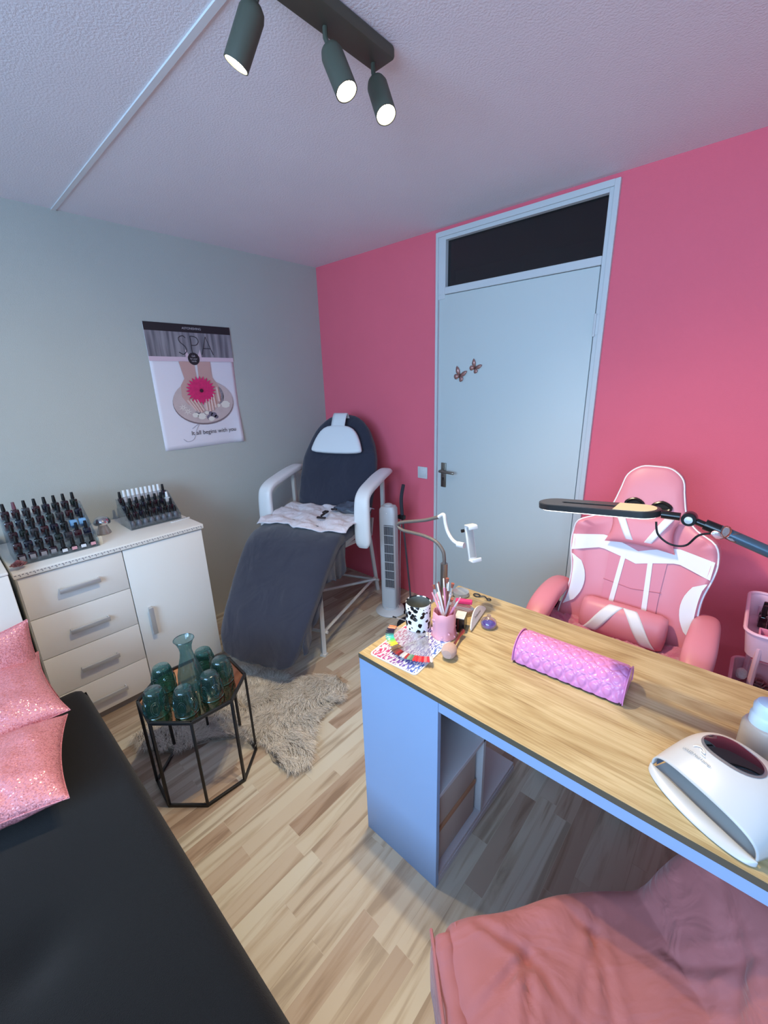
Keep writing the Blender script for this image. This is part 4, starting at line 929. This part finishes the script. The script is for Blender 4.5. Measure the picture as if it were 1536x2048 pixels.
B().lathe([(.013, -.013), (.014, -.011), (.014, .011), (.013, .013)], 24, T(-.082, 1.045, 1.277) @ R(90, 'X')).tube([mlp(-.082, 1.277), mlp(-.052, 1.268), mlp(-.045, 1.266)], .007, 10).tube([mlp(-.055, 1.270), mlp(-.028, 1.262)], .0115, 14).out('swivel', m_blackp, ml)
B().lathe([(.0075, 0), (.0075, .003), (.001, .0035)], 18, T(-.082, 1.032, 1.277) @ R(90, 'X')).out('knob', m_steel, ml)
B().tube([mlp(-.03, 1.263), (.42, 1.10, 1.095)], .0115, 16).out('upper_arm', mat('slate_blue_tube', (76, 92, 108), .3, metal=.5), ml)
B().tube([(.42, 1.10, 1.095), (.50, 1.22, .78)], .0115, 14).out('lower_arm', MATS['slate_blue_tube'], ml)
B().b2((.47, 1.19, .7555), (.53, 1.25, .80), .005).out('base_clamp', m_blackp, ml)
B().tube([mlp(-.138, 1.262, -.012), mlp(-.130, 1.235, -.015), mlp(-.105, 1.218, -.015), mlp(-.078, 1.222, -.015), mlp(-.06, 1.248, -.012), mlp(-.035, 1.258, -.01)], .0022, 8, 6).out('cable', m_blackp, ml)
# butterfly clip on the lamp arm
bc = thing('butterfly_clip', 'clear wire butterfly ornament clipped to the lamp arm', 'butterfly', (-.018, 1.035, 1.252))
m_cl = clear_mat('clear_rose_film', (226, 190, 190), .45, .15, solid=.25)
for sx, sc_, rz_ in ((1, .7, 20), (-1, .6, -10), (1, .6, -60), (-1, .6, 60)):
    b = B(); M = R(rz_, 'Y') @ R(20, 'Z') @ R(70, 'X')
    pts = [(sx*sc_*x, sc_*y, .004*math.sin(x*90)) for x, y in ((0, 0), (.012, .016), (.028, .024), (.036, .014), (.028, .0), (.014, -.004), (0, 0))]
    b.tube(pts, .0009, 5, 4, M=M)
    for f_ in (.3, .5, .7): b.tube([(0, 0, 0), tuple(c*f_*1.3 for c in pts[3])], .0005, 4, M=M)
    b.out('wing_wire', m_rg, bc)
    b = B(); b._add(pts[:-1]+[(sx*sc_*.018, sc_*.009, .003)], [(i, (i+1) % 6, 6) for i in range(6)], M); b.out('wing_film', m_cl, bc)

# ---------------------------------------------------------------- pink gaming chair
GC = thing('gaming_chair', 'pink and white gaming chair facing camera behind the desk', 'chair', (-.275, 1.70, 0))
m_pk = mat('pink_leatherette', (214, 132, 148), .42, noise=.05, nscale=6); m_wt = mat('white_leatherette_trim', (226, 224, 232), .42)
m_pkd = mat('pink_seat_quilt', (210, 126, 144), .45)
# backrest outline (x, height along the back); back plane leans backwards
BK0 = Vector((0, .0, .50)); lean = Vector((0, .22, .976)).normalized(); nrm = Vector((0, -.976, .22)).normalized()
outl = [(-.17, .0), (-.235, .04), (-.240, .12), (-.222, .22), (-.222, .30), (-.238, .38), (-.242, .44), (-.225, .50), (-.165, .535), (-.125, .58), (-.105, .65), (-.09, .71), (-.05, .745), (0, .75)]
full = outl+[(-x, y) for x, y in outl[-2::-1]]
def catm(P_, k, closed=True):
    Q = []; n = len(P_)
    for i in range(n if closed else n-1):
        p0, p1, p2, p3 = P_[(i-1) % n], P_[i], P_[(i+1) % n], P_[(i+2) % n]
        for j in range(k):
            t = j/k; Q.append(tuple(.5*(2*b_+(c_-a_)*t+(2*a_-5*b_+4*c_-d_)*t*t+(3*b_-a_-3*c_+d_)*t**3) for a_, b_, c_, d_ in zip(p0, p1, p2, p3)))
    return Q
fo = catm(full, 4)
def bk(x, y, d_): return BK0+Vector((x, 0, 0))+lean*y+nrm*d_
def wing(x, y):   # side bolsters stand forward
    hw = np.interp(y, [.0, .12, .3, .45, .55, .7], [.22, .23, .22, .235, .14, .1]); q = abs(x)/hw
    return .035*max(0, (q-.55)/.45)**1.3*(1 if y < .5 else max(0, 1-(y-.5)/.08))
def backshell():
    n = len(fo); vs = []; fs = []
    lay = [(1.0, -.045), (1.02, -.02), (1.02, .012), (.985, .026), (.93, .032)]
    cx, cy = 0, .37
    for s, d_ in lay: vs += [bk(x*s, cy+(y-cy)*(1-(1-s)*.6), d_+(wing(x, y) if d_ > 0 else 0)) for x, y in fo]
    for s in (.8, .6, .4, .2, .02): vs += [bk(x*s, cy+(y-cy)*s, .034+.004*(1-s)+wing(x*s, cy+(y-cy)*s)) for x, y in fo]
    m = len(lay)+5
    for k in range(m-1): fs += [(k*n+i, k*n+(i+1) % n, (k+1)*n+(i+1) % n, (k+1)*n+i) for i in range(n)]
    fs.append(tuple(range(n))[::-1]); fs.append(tuple((m-1)*n+i for i in range(n)))
    return B()._add(vs, fs)
bko = backshell().out('backrest', m_pk, GC, angle=70)
B().tube([bk(x*1.0, .37+(y-.37)*.995, .022+wing(x, y)) for x, y in fo]+[bk(fo[0][0], .37+(fo[0][1]-.37)*.995, .022+wing(*fo[0]))], .0035, 6).out('white_piping', m_wt, bko)
def patch(name, pts, m, d_=.0405, parent=bko, nn=14):
    """quad patch between two polylines, laid on the back surface"""
    A_, B_ = pts; b = B()
    def f(u, v):
        k = u*(len(A_)-1); i = min(int(k), len(A_)-2); t = k-i
        a = [A_[i][j]*(1-t)+A_[i+1][j]*t for j in (0, 1)]; c = [B_[i][j]*(1-t)+B_[i+1][j]*t for j in (0, 1)]
        x, y = a[0]*(1-v)+c[0]*v, a[1]*(1-v)+c[1]*v
        edge = max(0, abs(x)/float(np.interp(y, [.0, .12, .3, .45, .55, .7], [.235, .24, .225, .24, .14, .1]))-.9)*.06
        return bk(x, y, d_-edge+wing(x, y))
    b.grid(f, nn, 8); return b.out(name, m, parent, angle=80)
patch('centre_quilt', ([(-.10, .06), (-.095, .25), (-.10, .44)], [(.10, .06), (.095, .25), (.10, .44)]), m_pkd)
for z_ in (.16, .27):
    B().tube([bk(x, z_+.012*abs(x)/.1, .0415) for x in [-.1+.01*i for i in range(21)]], .0016, 5).out('seam', mat('pink_seam', (190, 106, 124), .6), bko)
for sx in (-1, 1):
    patch('white_stripe', ([(sx*.074, .08), (sx*.052, .42)], [(sx*.056, .08), (sx*.036, .42)]), m_wt, .043)
    patch('white_wing', ([(sx*.235, .44), (sx*.12, .46), (sx*.04, .435), (0, .42)], [(sx*.232, .375), (sx*.13, .405), (sx*.05, .385), (0, .37)]), m_wt, .0425)
    patch('white_side_insert', ([(sx*.228, .36), (sx*.217, .33), (sx*.213, .29), (sx*.212, .25), (sx*.213, .21), (sx*.218, .17), (sx*.228, .14)], [(sx*.222, .358), (sx*.186, .335), (sx*.168, .29), (sx*.164, .25), (sx*.170, .21), (sx*.188, .17), (sx*.224, .142)]), m_wt, .0425)
    # belt openings
    B().tube([bk(sx*.045+.030*math.cos(t)*1.0, .605+.014*math.sin(t)-abs(.030*math.cos(t)+.0)*0.2, .040) for t in [2*PI*i/20 for i in range(21)]], .0055, 8).out('belt_ring', m_blackp, bko)
    B().prism([(.028*math.cos(t), .012*math.sin(t)) for t in [2*PI*i/20 for i in range(20)]], .002, frame(bk(sx*.045, .605, .037), (1, 0, 0), lean)).out('belt_opening', mat('deep_black', (6, 6, 8), .8), bko)
def cushion_obj(name, c, w_, h_, th, m, parent, xax=(1, 0, 0), yax=None, pw=4, corner=.0):
    yax = yax or lean; M = frame(c, xax, yax); b = B()
    def f(sg):
        def g(u, v):
            a = 2*u-1; c_ = 2*v-1; e = max(0, (1-abs(a)**pw)*(1-abs(c_)**pw))**.5
            k = 1+corner*(a*a*c_*c_)
            return (a*w_/2*k*(1-.06*(1-abs(c_)**2)*abs(a)**3), c_*h_/2*k*(1-.06*(1-abs(a)**2)*abs(c_)**3), sg*th/2*e)
        return g
    b.grid(f(1), 26, 20, M=M); b.grid(f(-1), 26, 20, M=M); return b.out(name, m, parent, angle=60)
# head pillow
hpl = cushion_obj('head_pillow', bk(0, .505, .062), .215, .125, .05, m_pk, GC, corner=.10)
for sx in (-1, 1):
    b = B(); b.grid(lambda u, v: bk(sx*(.082-.058*v+.030*(u-.5)*(1-v*.2)+.0*u), .565-.115*v, .0895-.020*(abs(v-.5)*2)**4+.001), 5, 16); b.out('white_cross', m_wt, hpl, solid=.002)
# lumbar pillow
lb_ = B(); lb_.loft([((x, 0, 0), (0, 1, 0), (0, 0, 1), a, c) for x, a, c in ((-.147, .03, .02), (-.143, .060, .040), (-.12, .068, .048), (0, .070, .050), (.12, .068, .048), (.143, .060, .040), (.147, .03, .02))], 32, 2.4, M=frame(bk(0, .140, .085), (1, 0, 0), lean))
lbo = lb_.out('lumbar_pillow', m_pk, GC, angle=70)
for sx in (-1, 1):
    Ml2 = frame(bk(0, .140, .085), (1, 0, 0), lean); b = B()
    b.grid(lambda u, v: Ml2 @ Vector((sx*(.022+.080*v+.048*(u-.5)), .0705*math.cos(.45+2.0*v), .0520*math.sin(.45+2.0*v)**.9)), 6, 18); b.out('white_band', m_wt, lbo, solid=.002)
# seat
b = B()
def seat(u, v):
    x = -.27+.54*u; y = -.42+.46*v; q = abs(2*u-1); e = min(1, (1-abs(2*v-1)**8+.001))**.5
    return (x, y, .44+.045*max(0, q-.55)/.45+.03*e-.05*(max(0, q-.93)/.07)**2)
b.grid(seat, 30, 26); b.b2((-.265, -.415, .38), (.265, .035, .462), .02); b.out('seat_cushion', m_pk, GC, angle=60)
# fluffy blanket edge lying on the seat
b = B(); b.grid(lambda u, v: (-.27+.54*u+.012*mnoise.noise(Vector((u*12, v*9, 0))), -.36+.38*v+.012*mnoise.noise(Vector((u*14, v*9, 3))), .590+.022*mnoise.noise(Vector((u*8, v*8, 5)))+.012*mnoise.noise(Vector((u*40, v*40, 1)))+.03*abs(2*u-1)**3), 70, 50)
o = b.out('fluffy_blanket', mat('pink_fleece', (214, 112, 150), .95, bump=1, bscale=500, sheen=.6), None, solid=.012); o.location = GC.location; tag(o, 'fluffy deep pink blanket covering the gaming chair seat', 'blanket')
for sx in (-1, 1):
    # padded armrest: thick oval pad sloping
    st_ = [(.055, .700, .020, .016), (.04, .710, .034, .026), (-.02, .722, .041, .031), (-.10, .722, .044, .032), (-.18, .706, .046, .032), (-.24, .678, .043, .030), (-.272, .655, .034, .024), (-.282, .645, .018, .012)]
    path_loft([(v, z, a, c, sx*.262-(.012 if sx > 0 else 0)) for v, z, a, c in st_], n=24, p=2.6).out('armrest', m_pk, GC, angle=70)
    B().tube([(sx*.262, .02, .70), (sx*.27, -.02, .62), (sx*.27, -.10, .57), (sx*.268, -.20, .60), (sx*.262, -.25, .655)], .014, 10, 5).tube([(sx*.27, -.10, .58), (sx*.27, -.14, .43), (sx*.2, -.14, .40)], .016, 10, 3).out('arm_bracket', m_blackp, GC)
B().lathe([(.03, .06), (.03, .22), (.024, .22), (.024, .38), (.06, .38), (.06, .395)], 20, T(0, -.06, 0)).out('gas_lift', m_blackp, GC)
for k in range(5):
    a = 2*PI*k/5+PI/2; c = Vector((.27*math.cos(a), -.06+.27*math.sin(a), .055))
    B().tube([(0, -.06, .10), (.14*math.cos(a), -.06+.14*math.sin(a), .09), c+Vector((0, 0, .015))], [.028, .022, .016], 8).out('base_leg', m_blackp, GC)
    B().lathe([(.008, -.02), (.026, -.018), (.028, 0), (.026, .018), (.008, .02)], 16, T(c.x, c.y, .029) @ R(90, 'X')).out('caster', m_blackp, GC)

# ---------------------------------------------------------------- trolley at the right
tr_ = thing('storage_trolley', 'light pink three tier storage trolley at right photo edge', 'trolley', (.28, 1.85, 0))
m_tr = mat('pink_enamel', (230, 176, 192), .4)
def basket(z, h_):
    o_ = rrect(.205, .185, .04); n = len(o_); vs = []; fs = []
    lay = [(1.0, h_), (.995, h_-.004), (.93, .004), (.90, 0)]
    for s, zz in lay: vs += [(x*s, y*s, z+zz) for x, y in o_]
    for k in range(3): fs += [(k*n+i, k*n+(i+1) % n, (k+1)*n+(i+1) % n, (k+1)*n+i) for i in range(n)]
    fs.append(tuple(3*n+i for i in range(n)))
    bk_ = B()._add(vs, fs).out('basket', m_tr, tr_, solid=.003)
    B().tube([(x, y, z+h_) for x, y in o_]+[(o_[0][0], o_[0][1], z+h_)], .006, 8).out('basket_rim', m_tr, bk_)
for z in (.655, .36, .08): basket(z, .095)
for sx in (-1, 1):
    for sy in (-1, 1):
        B().tube([(sx*.16, sy*.172, .05), (sx*.16, sy*.172, .70)], .009, 8).out('post', m_tr, tr_)
        B().lathe([(.006, -.012), (.022, -.011), (.022, .011), (.006, .012)], 14, T(sx*.16, sy*.172, .024) @ R(90, 'X')).tube([(sx*.16, sy*.172, .02), (sx*.16, sy*.172, .06)], .006, 6).out('wheel', m_blackp, tr_)
for i in range(6):
    bottle('tr', (.125+(i % 3)*.028, 1.955-(i//3)*.035, .663), 'tall black bottle, %s in the %s row of the upper trolley basket' % (ORD[i % 3]+' from left', ('back', 'front')[i//3]), 'black bottles in the trolley', body=m_dk[1], cap=m_capb, w=.012, hb=.045, hc=.042)
t = thing('pink_tray', 'bright pink tray with packets in upper trolley basket', 'tray', (.205, 1.76, .663))
B().b2((-.09, -.05, 0), (.09, .05, .006), .003).b2((-.09, -.05, 0), (-.085, .05, .05), .002).b2((-.09, .045, 0), (.09, .05, .05), .002).b2((-.09, -.05, 0), (.09, -.045, .05), .002).out('tray_body', mat('pink_tray_plastic', (232, 150, 186), .35), t)
B().b2((-.08, -.04, .008), (.08, .0, .038), .008).b2((-.08, .004, .008), (.08, .04, .034), .008).out('packets', mat('pink_packets', (226, 90, 150), .3), t)
rose('flower_ball', (.165, 1.955, .37), .055, 'dusty pink flower ball in the middle trolley basket', m_rose)
o = B().lathe([(.014, 0), (.018, .01), (.016, .03), (.008, .038), (.001, .04)], 16).out('white_pompom', mat('pompom', (220, 214, 212), .9, bump=1, bscale=300), loc=(.108, 1.93, .425)); tag(o, 'small white pompom beside the flower ball in trolley', 'pompom')

# ---------------------------------------------------------------- daybed and cushions
db = thing('daybed', 'black upholstered daybed mattress along the window side', 'daybed', (-1.905, -.79, 0))
m_bed = mat('black_woven', (14, 14, 16), .92, bump=.5, bscale=700, sheen=.15, noise=.12, nscale=3, spec=.15)
LX, LY = 1.70, 1.0
def bed(u, v):
    x = LX*u; y = LY*v; eu = min(u, 1-u)*LX; ev = min(v, 1-v)*LY
    z = .422
    for e in (eu, ev):
        if e < .05: z -= .05*(1-math.sqrt(max(0, 1-(1-e/.05)**2)))
    for cx, cy in ((.45, .68), (.95, .68), (.45, .3), (.95, .3), (1.40, .68), (1.40, .3)):
        z -= .016*math.exp(-((x-cx)**2+(y-cy)**2)/.004)+.010*math.exp(-((x-cx)**2+(y-cy)**2)/.03)
    r_ = .06
    return (x, y, z)
b = B(); b.grid(bed, 100, 60); b.grid(lambda u, v: (0 if u < .5 else LX, 0, 0) if False else (LX*(u), LY, .372-.15*v), 30, 6)
b.grid(lambda u, v: (LX*u, 0, .372-.15*v), 30, 6); b.grid(lambda u, v: (0, LY*u, .372-.15*v), 20, 6); b.grid(lambda u, v: (LX, LY*u, .372-.15*v), 20, 6)
b.out('mattress', m_bed, db, angle=80)
B().b2((.03, .03, .13), (LX-.03, LY-.03, .22), .01).out('base_frame', m_black, db)
for x in (.08, LX-.08):
    for y in (.08, LY-.08): B().lathe([(.02, 0), (.025, .13)], 12, T(x, y, 0)).out('foot', m_black, db)

gm = bpy.data.materials.new('pink_glitter_fabric'); gm.use_nodes = True; nt = gm.node_tree; N = nt.nodes; L = nt.links; bs_ = N['Principled BSDF']
tc = N.new('ShaderNodeTexCoord'); vo = N.new('ShaderNodeTexVoronoi'); vo.inputs['Scale'].default_value = 330; L.new(tc.outputs['Object'], vo.inputs[0])
bs_.inputs['Base Color'].default_value = (*lin((216, 140, 148)), 1); bs_.inputs['Roughness'].default_value = .5
sc2 = N.new('ShaderNodeSeparateColor'); L.new(vo.outputs['Color'], sc2.inputs[0])
gt = N.new('ShaderNodeMath'); gt.operation = 'GREATER_THAN'; gt.inputs[1].default_value = .72; L.new(sc2.outputs[0], gt.inputs[0]); _gm = N.new('ShaderNodeMath'); _gm.operation = 'MULTIPLY'; _gm.inputs[1].default_value = .3; L.new(gt.outputs[0], _gm.inputs[0]); L.new(_gm.outputs[0], bs_.inputs['Metallic'])
mr = N.new('ShaderNodeMapRange'); mr.inputs[3].default_value = .5; mr.inputs[4].default_value = .22; L.new(gt.outputs[0], mr.inputs[0]); L.new(mr.outputs[0], bs_.inputs['Roughness'])
sb_ = N.new('ShaderNodeVectorMath'); sb_.operation = 'SUBTRACT'; sb_.inputs[1].default_value = (.5, .5, .5); L.new(vo.outputs['Color'], sb_.inputs[0])
sl = N.new('ShaderNodeVectorMath'); sl.operation = 'SCALE'; sl.inputs['Scale'].default_value = .6; L.new(sb_.outputs[0], sl.inputs[0])
ge = N.new('ShaderNodeNewGeometry'); av = N.new('ShaderNodeVectorMath'); av.operation = 'ADD'; L.new(ge.outputs['Normal'], av.inputs[0]); L.new(sl.outputs[0], av.inputs[1])
nm_ = N.new('ShaderNodeVectorMath'); nm_.operation = 'NORMALIZE'; L.new(av.outputs[0], nm_.inputs[0]); L.new(nm_.outputs[0], bs_.inputs['Normal'])
def throw_cushion(label, corner, xax, yax, S_, th, sd):
    """corner = world position of the cushion's upper right corner; xax runs left along the edge, yax down"""
    x = Vector(xax).normalized(); y = Vector(yax); y = (y-x*y.dot(x)).normalized(); z = x.cross(y); c = Vector(corner)+x*S_/2+y*S_/2
    t = thing('throw_cushion', label, 'cushion', c, 0, 'pink glitter cushions on the daybed'); M = Matrix((x, y, z)).transposed().to_4x4()
    b = B()
    for sg in (1, -1):
        def f(u, v, sg=sg):
            a = 2*u-1; d_ = 2*v-1; e = max(0, (1-abs(a)**2.6)*(1-abs(d_)**2.6))**.55
            pull = 1-.13*(1-a*a)*abs(d_)**1.5*0; 
            px_ = a*(1-.10*(1-d_*d_)*abs(a)**2); py_ = d_*(1-.10*(1-a*a)*abs(d_)**2)
            wr = .010*mnoise.noise(Vector((px_*3+sd, py_*3, sg)))+.012*math.exp(-((px_+py_*.7-.2)/.07)**2)*e*math.sin(sd)
            wr *= (1-abs(a)**6)*(1-abs(d_)**6)
            return (px_*S_/2, py_*S_/2, sg*(th/2*e)+wr)
        b.grid(f, 50, 50, M=M)
    b.out('cushion_cover', gm, t, angle=85)
    e = [(-1+2*i/20, -1) for i in range(20)]+[(1, -1+2*i/20) for i in range(20)]+[(1-2*i/20, 1) for i in range(20)]+[(-1, 1-2*i/20) for i in range(21)]
    B().tube([((a*(1-.10*(1-d_*d_)*abs(a)**2))*S_/2, (d_*(1-.10*(1-a*a)*abs(d_)**2))*S_/2, 0) for a, d_ in e], .0018, 5, M=M).out('seam', gm, t)
    return t
throw_cushion('pink glitter cushion standing upright against the white cabinet', (-1.96, .108, .745), (0.0, -1, -.05), (.10, 0, -1), .36, .13, 1.3)
throw_cushion('middle pink glitter cushion leaning on the upright one', (-1.99, .112, .585), (.02, -1, -.03), (1, .04, -.14), .40, .13, 2.4)
throw_cushion('front pink glitter cushion lying flat nearest the camera', (-1.60, .112, .515), (-.20, -.98, .04), (.97, -.20, -.03), .37, .14, 4.1)

# ---------------------------------------------------------------- velvet tub chair in the foreground
VC = thing('velvet_armchair', 'dusty pink tufted velvet armchair pushed under desk front', 'armchair', (-.335, .478, 0), math.atan2(-.68, .73))
# local x runs along the seat front (w), local y runs towards the backrest (u)
vm = mat('dusty_pink_velvet', (160, 97, 98), .75, noise=.16, nscale=7, sheen=.25, fold=.012, fscale=9, bump=.10, bscale=900, spec=.25)
tufts = [(.088, .186), (.083, .345), (.30, .186), (.30, .345), (.176, .535), (.40, .535)]
folds = [((.088, .186), (.30, .10), .012), ((.088, .186), (.02, .10), .010), ((.088, .186), (.20, .24), .008), ((.083, .345), (.30, .27), .011), ((.083, .345), (.03, .30), .008), ((.083, .345), (.02, .38), .006), ((.083, .345), (.24, .20), .008), ((.176, .535), (.08, .57), .009), ((.176, .535), (.27, .48), .009), ((.176, .535), (.12, .47), .009), ((.088, .186), (.16, .05), .009)]
def prof_u(u):
    """path through seat and back: returns (y, z, ny, nz)"""
    P_ = [(.03, .40), (.035, .425), (.05, .440), (.09, .448), (.20, .445), (.33, .44), (.46, .436), (.495, .455), (.52, .51), (.55, .575), (.585, .62), (.61, .632), (.632, .61), (.64, .54), (.63, .45), (.61, .36)]
    k = u*(len(P_)-1); i = min(int(k), len(P_)-2); t = k-i
    p0, p1, p2, p3 = P_[max(i-1, 0)], P_[i], P_[i+1], P_[min(i+2, len(P_)-1)]
    g = lambda j: .5*(2*p1[j]+(p2[j]-p0[j])*t+(2*p0[j]-5*p1[j]+4*p2[j]-p3[j])*t*t+(3*p1[j]-p0[j]-3*p2[j]+p3[j])*t**3)
    return g(0), g(1)
def seg_d(p, a, c):
    ax, ay = c[0]-a[0], c[1]-a[1]; t = max(0, min(1, ((p[0]-a[0])*ax+(p[1]-a[1])*ay)/(ax*ax+ay*ay))); return math.hypot(p[0]-a[0]-ax*t, p[1]-a[1]-ay*t), t
def vel(u, v):
    y, z = prof_u(u); WX = .66; x = WX*v
    y2, z2 = prof_u(min(1, u+.01)); ty, tz = y2-y, z2-z; L_ = math.hypot(ty, tz) or 1; ny, nz = -tz/L_, ty/L_
    d_ = 0
    for cx, cy in tufts:
        r2 = (x-cx)**2+(y-cy)**2; d_ -= .012*math.exp(-r2/.0010)+.014*math.exp(-r2/.005)
    for a, c, h_ in folds:
        dd, t = seg_d((x, y), a, c); d_ += 1.5*h_*(1-t*.75)*(math.exp(-((dd-.017)/.012)**2)*.55-math.exp(-(dd/.010)**2)*.55)*min(1, t*6+.3)
    d_ += .006*mnoise.noise(Vector((x*9, y*9, 1)))+.012
    e = min(x, WX-x)
    if e < .045: q = 1-math.sqrt(max(0, 1-(1-e/.045)**2)); d_ -= .035*q
    pull = 0
    # outline: back corner rounds inwards
    if u > .5:
        k = (u-.5)*2; shrink = .085*math.sin(min(1, k)*PI/2)**2; x = x+shrink*(1-2*v)
    z_ = z+nz*d_
    if e < .07 and u > .05: z_ -= .0
    return (x-.022-.028*math.exp(-((y-.36)/.16)**2)*(1-v), y+ny*d_, z_)
b = B(); b.grid(vel, 170, 150); b.out('tufted_cushion', vm, VC, angle=85)
b = B(); b.grid(lambda u, v: (-.016, prof_u(.05+.80*u)[0], prof_u(.05+.80*u)[1]*(1-v)-(.02*(1-v))+.27*v), 40, 6); b.grid(lambda u, v: (.632, prof_u(.05+.80*u)[0], prof_u(.05+.80*u)[1]*(1-v)-(.02*(1-v))+.27*v), 40, 6)
b.out('side_panel', vm, VC, angle=85)
# front border roll with seams
b = B()
b.loft([((x, .018-.003*math.sin(x*40)+.035*max(0, .25-x), .345+.004*math.sin(x*55)), (0, 1, 0), (0, 0, 1), .030*q, .100*q) for x, q in [(-.012, .35), (-.006, .8), (.004, 1)]+[(.01+.02*i, 1+.03*math.sin(i*2.1)) for i in range(29)]+[(.60, 1), (.612, .8), (.618, .3)]], 28, 3.0)
fb = b.out('front_border', vm, VC, angle=80)
B().tube([(x, -.008+.035*max(0, .25-x), .435+.002*math.sin(x*60)) for x in [-.01+.62*i/60 for i in range(61)]], .004, 6).tube([(x, .046+.03*max(0, .25-x), .446) for x in [-.01+.62*i/60 for i in range(61)]], .0025, 6).out('piping', vm, fb)
B().grid(lambda u, v: (.31+(.30*math.sin((u-.5)*2.0))*1.12, .665-.06*(abs(2*u-1)**2.2), .28+.32*v), 40, 10).out('outer_shell', m_blackp, VC, solid=.012)
B().b2((.02, .02, .22), (.60, .56, .30), .02).out('seat_base', m_black, VC)
for x in (.06, .56):
    for y in (.06, .48): B().tube([(x, y, .0), (x+(.02 if x < .3 else -.02), y+(.02 if y < .3 else -.02), .23)], [.010, .014, .016], 10).out('leg', m_black, VC)
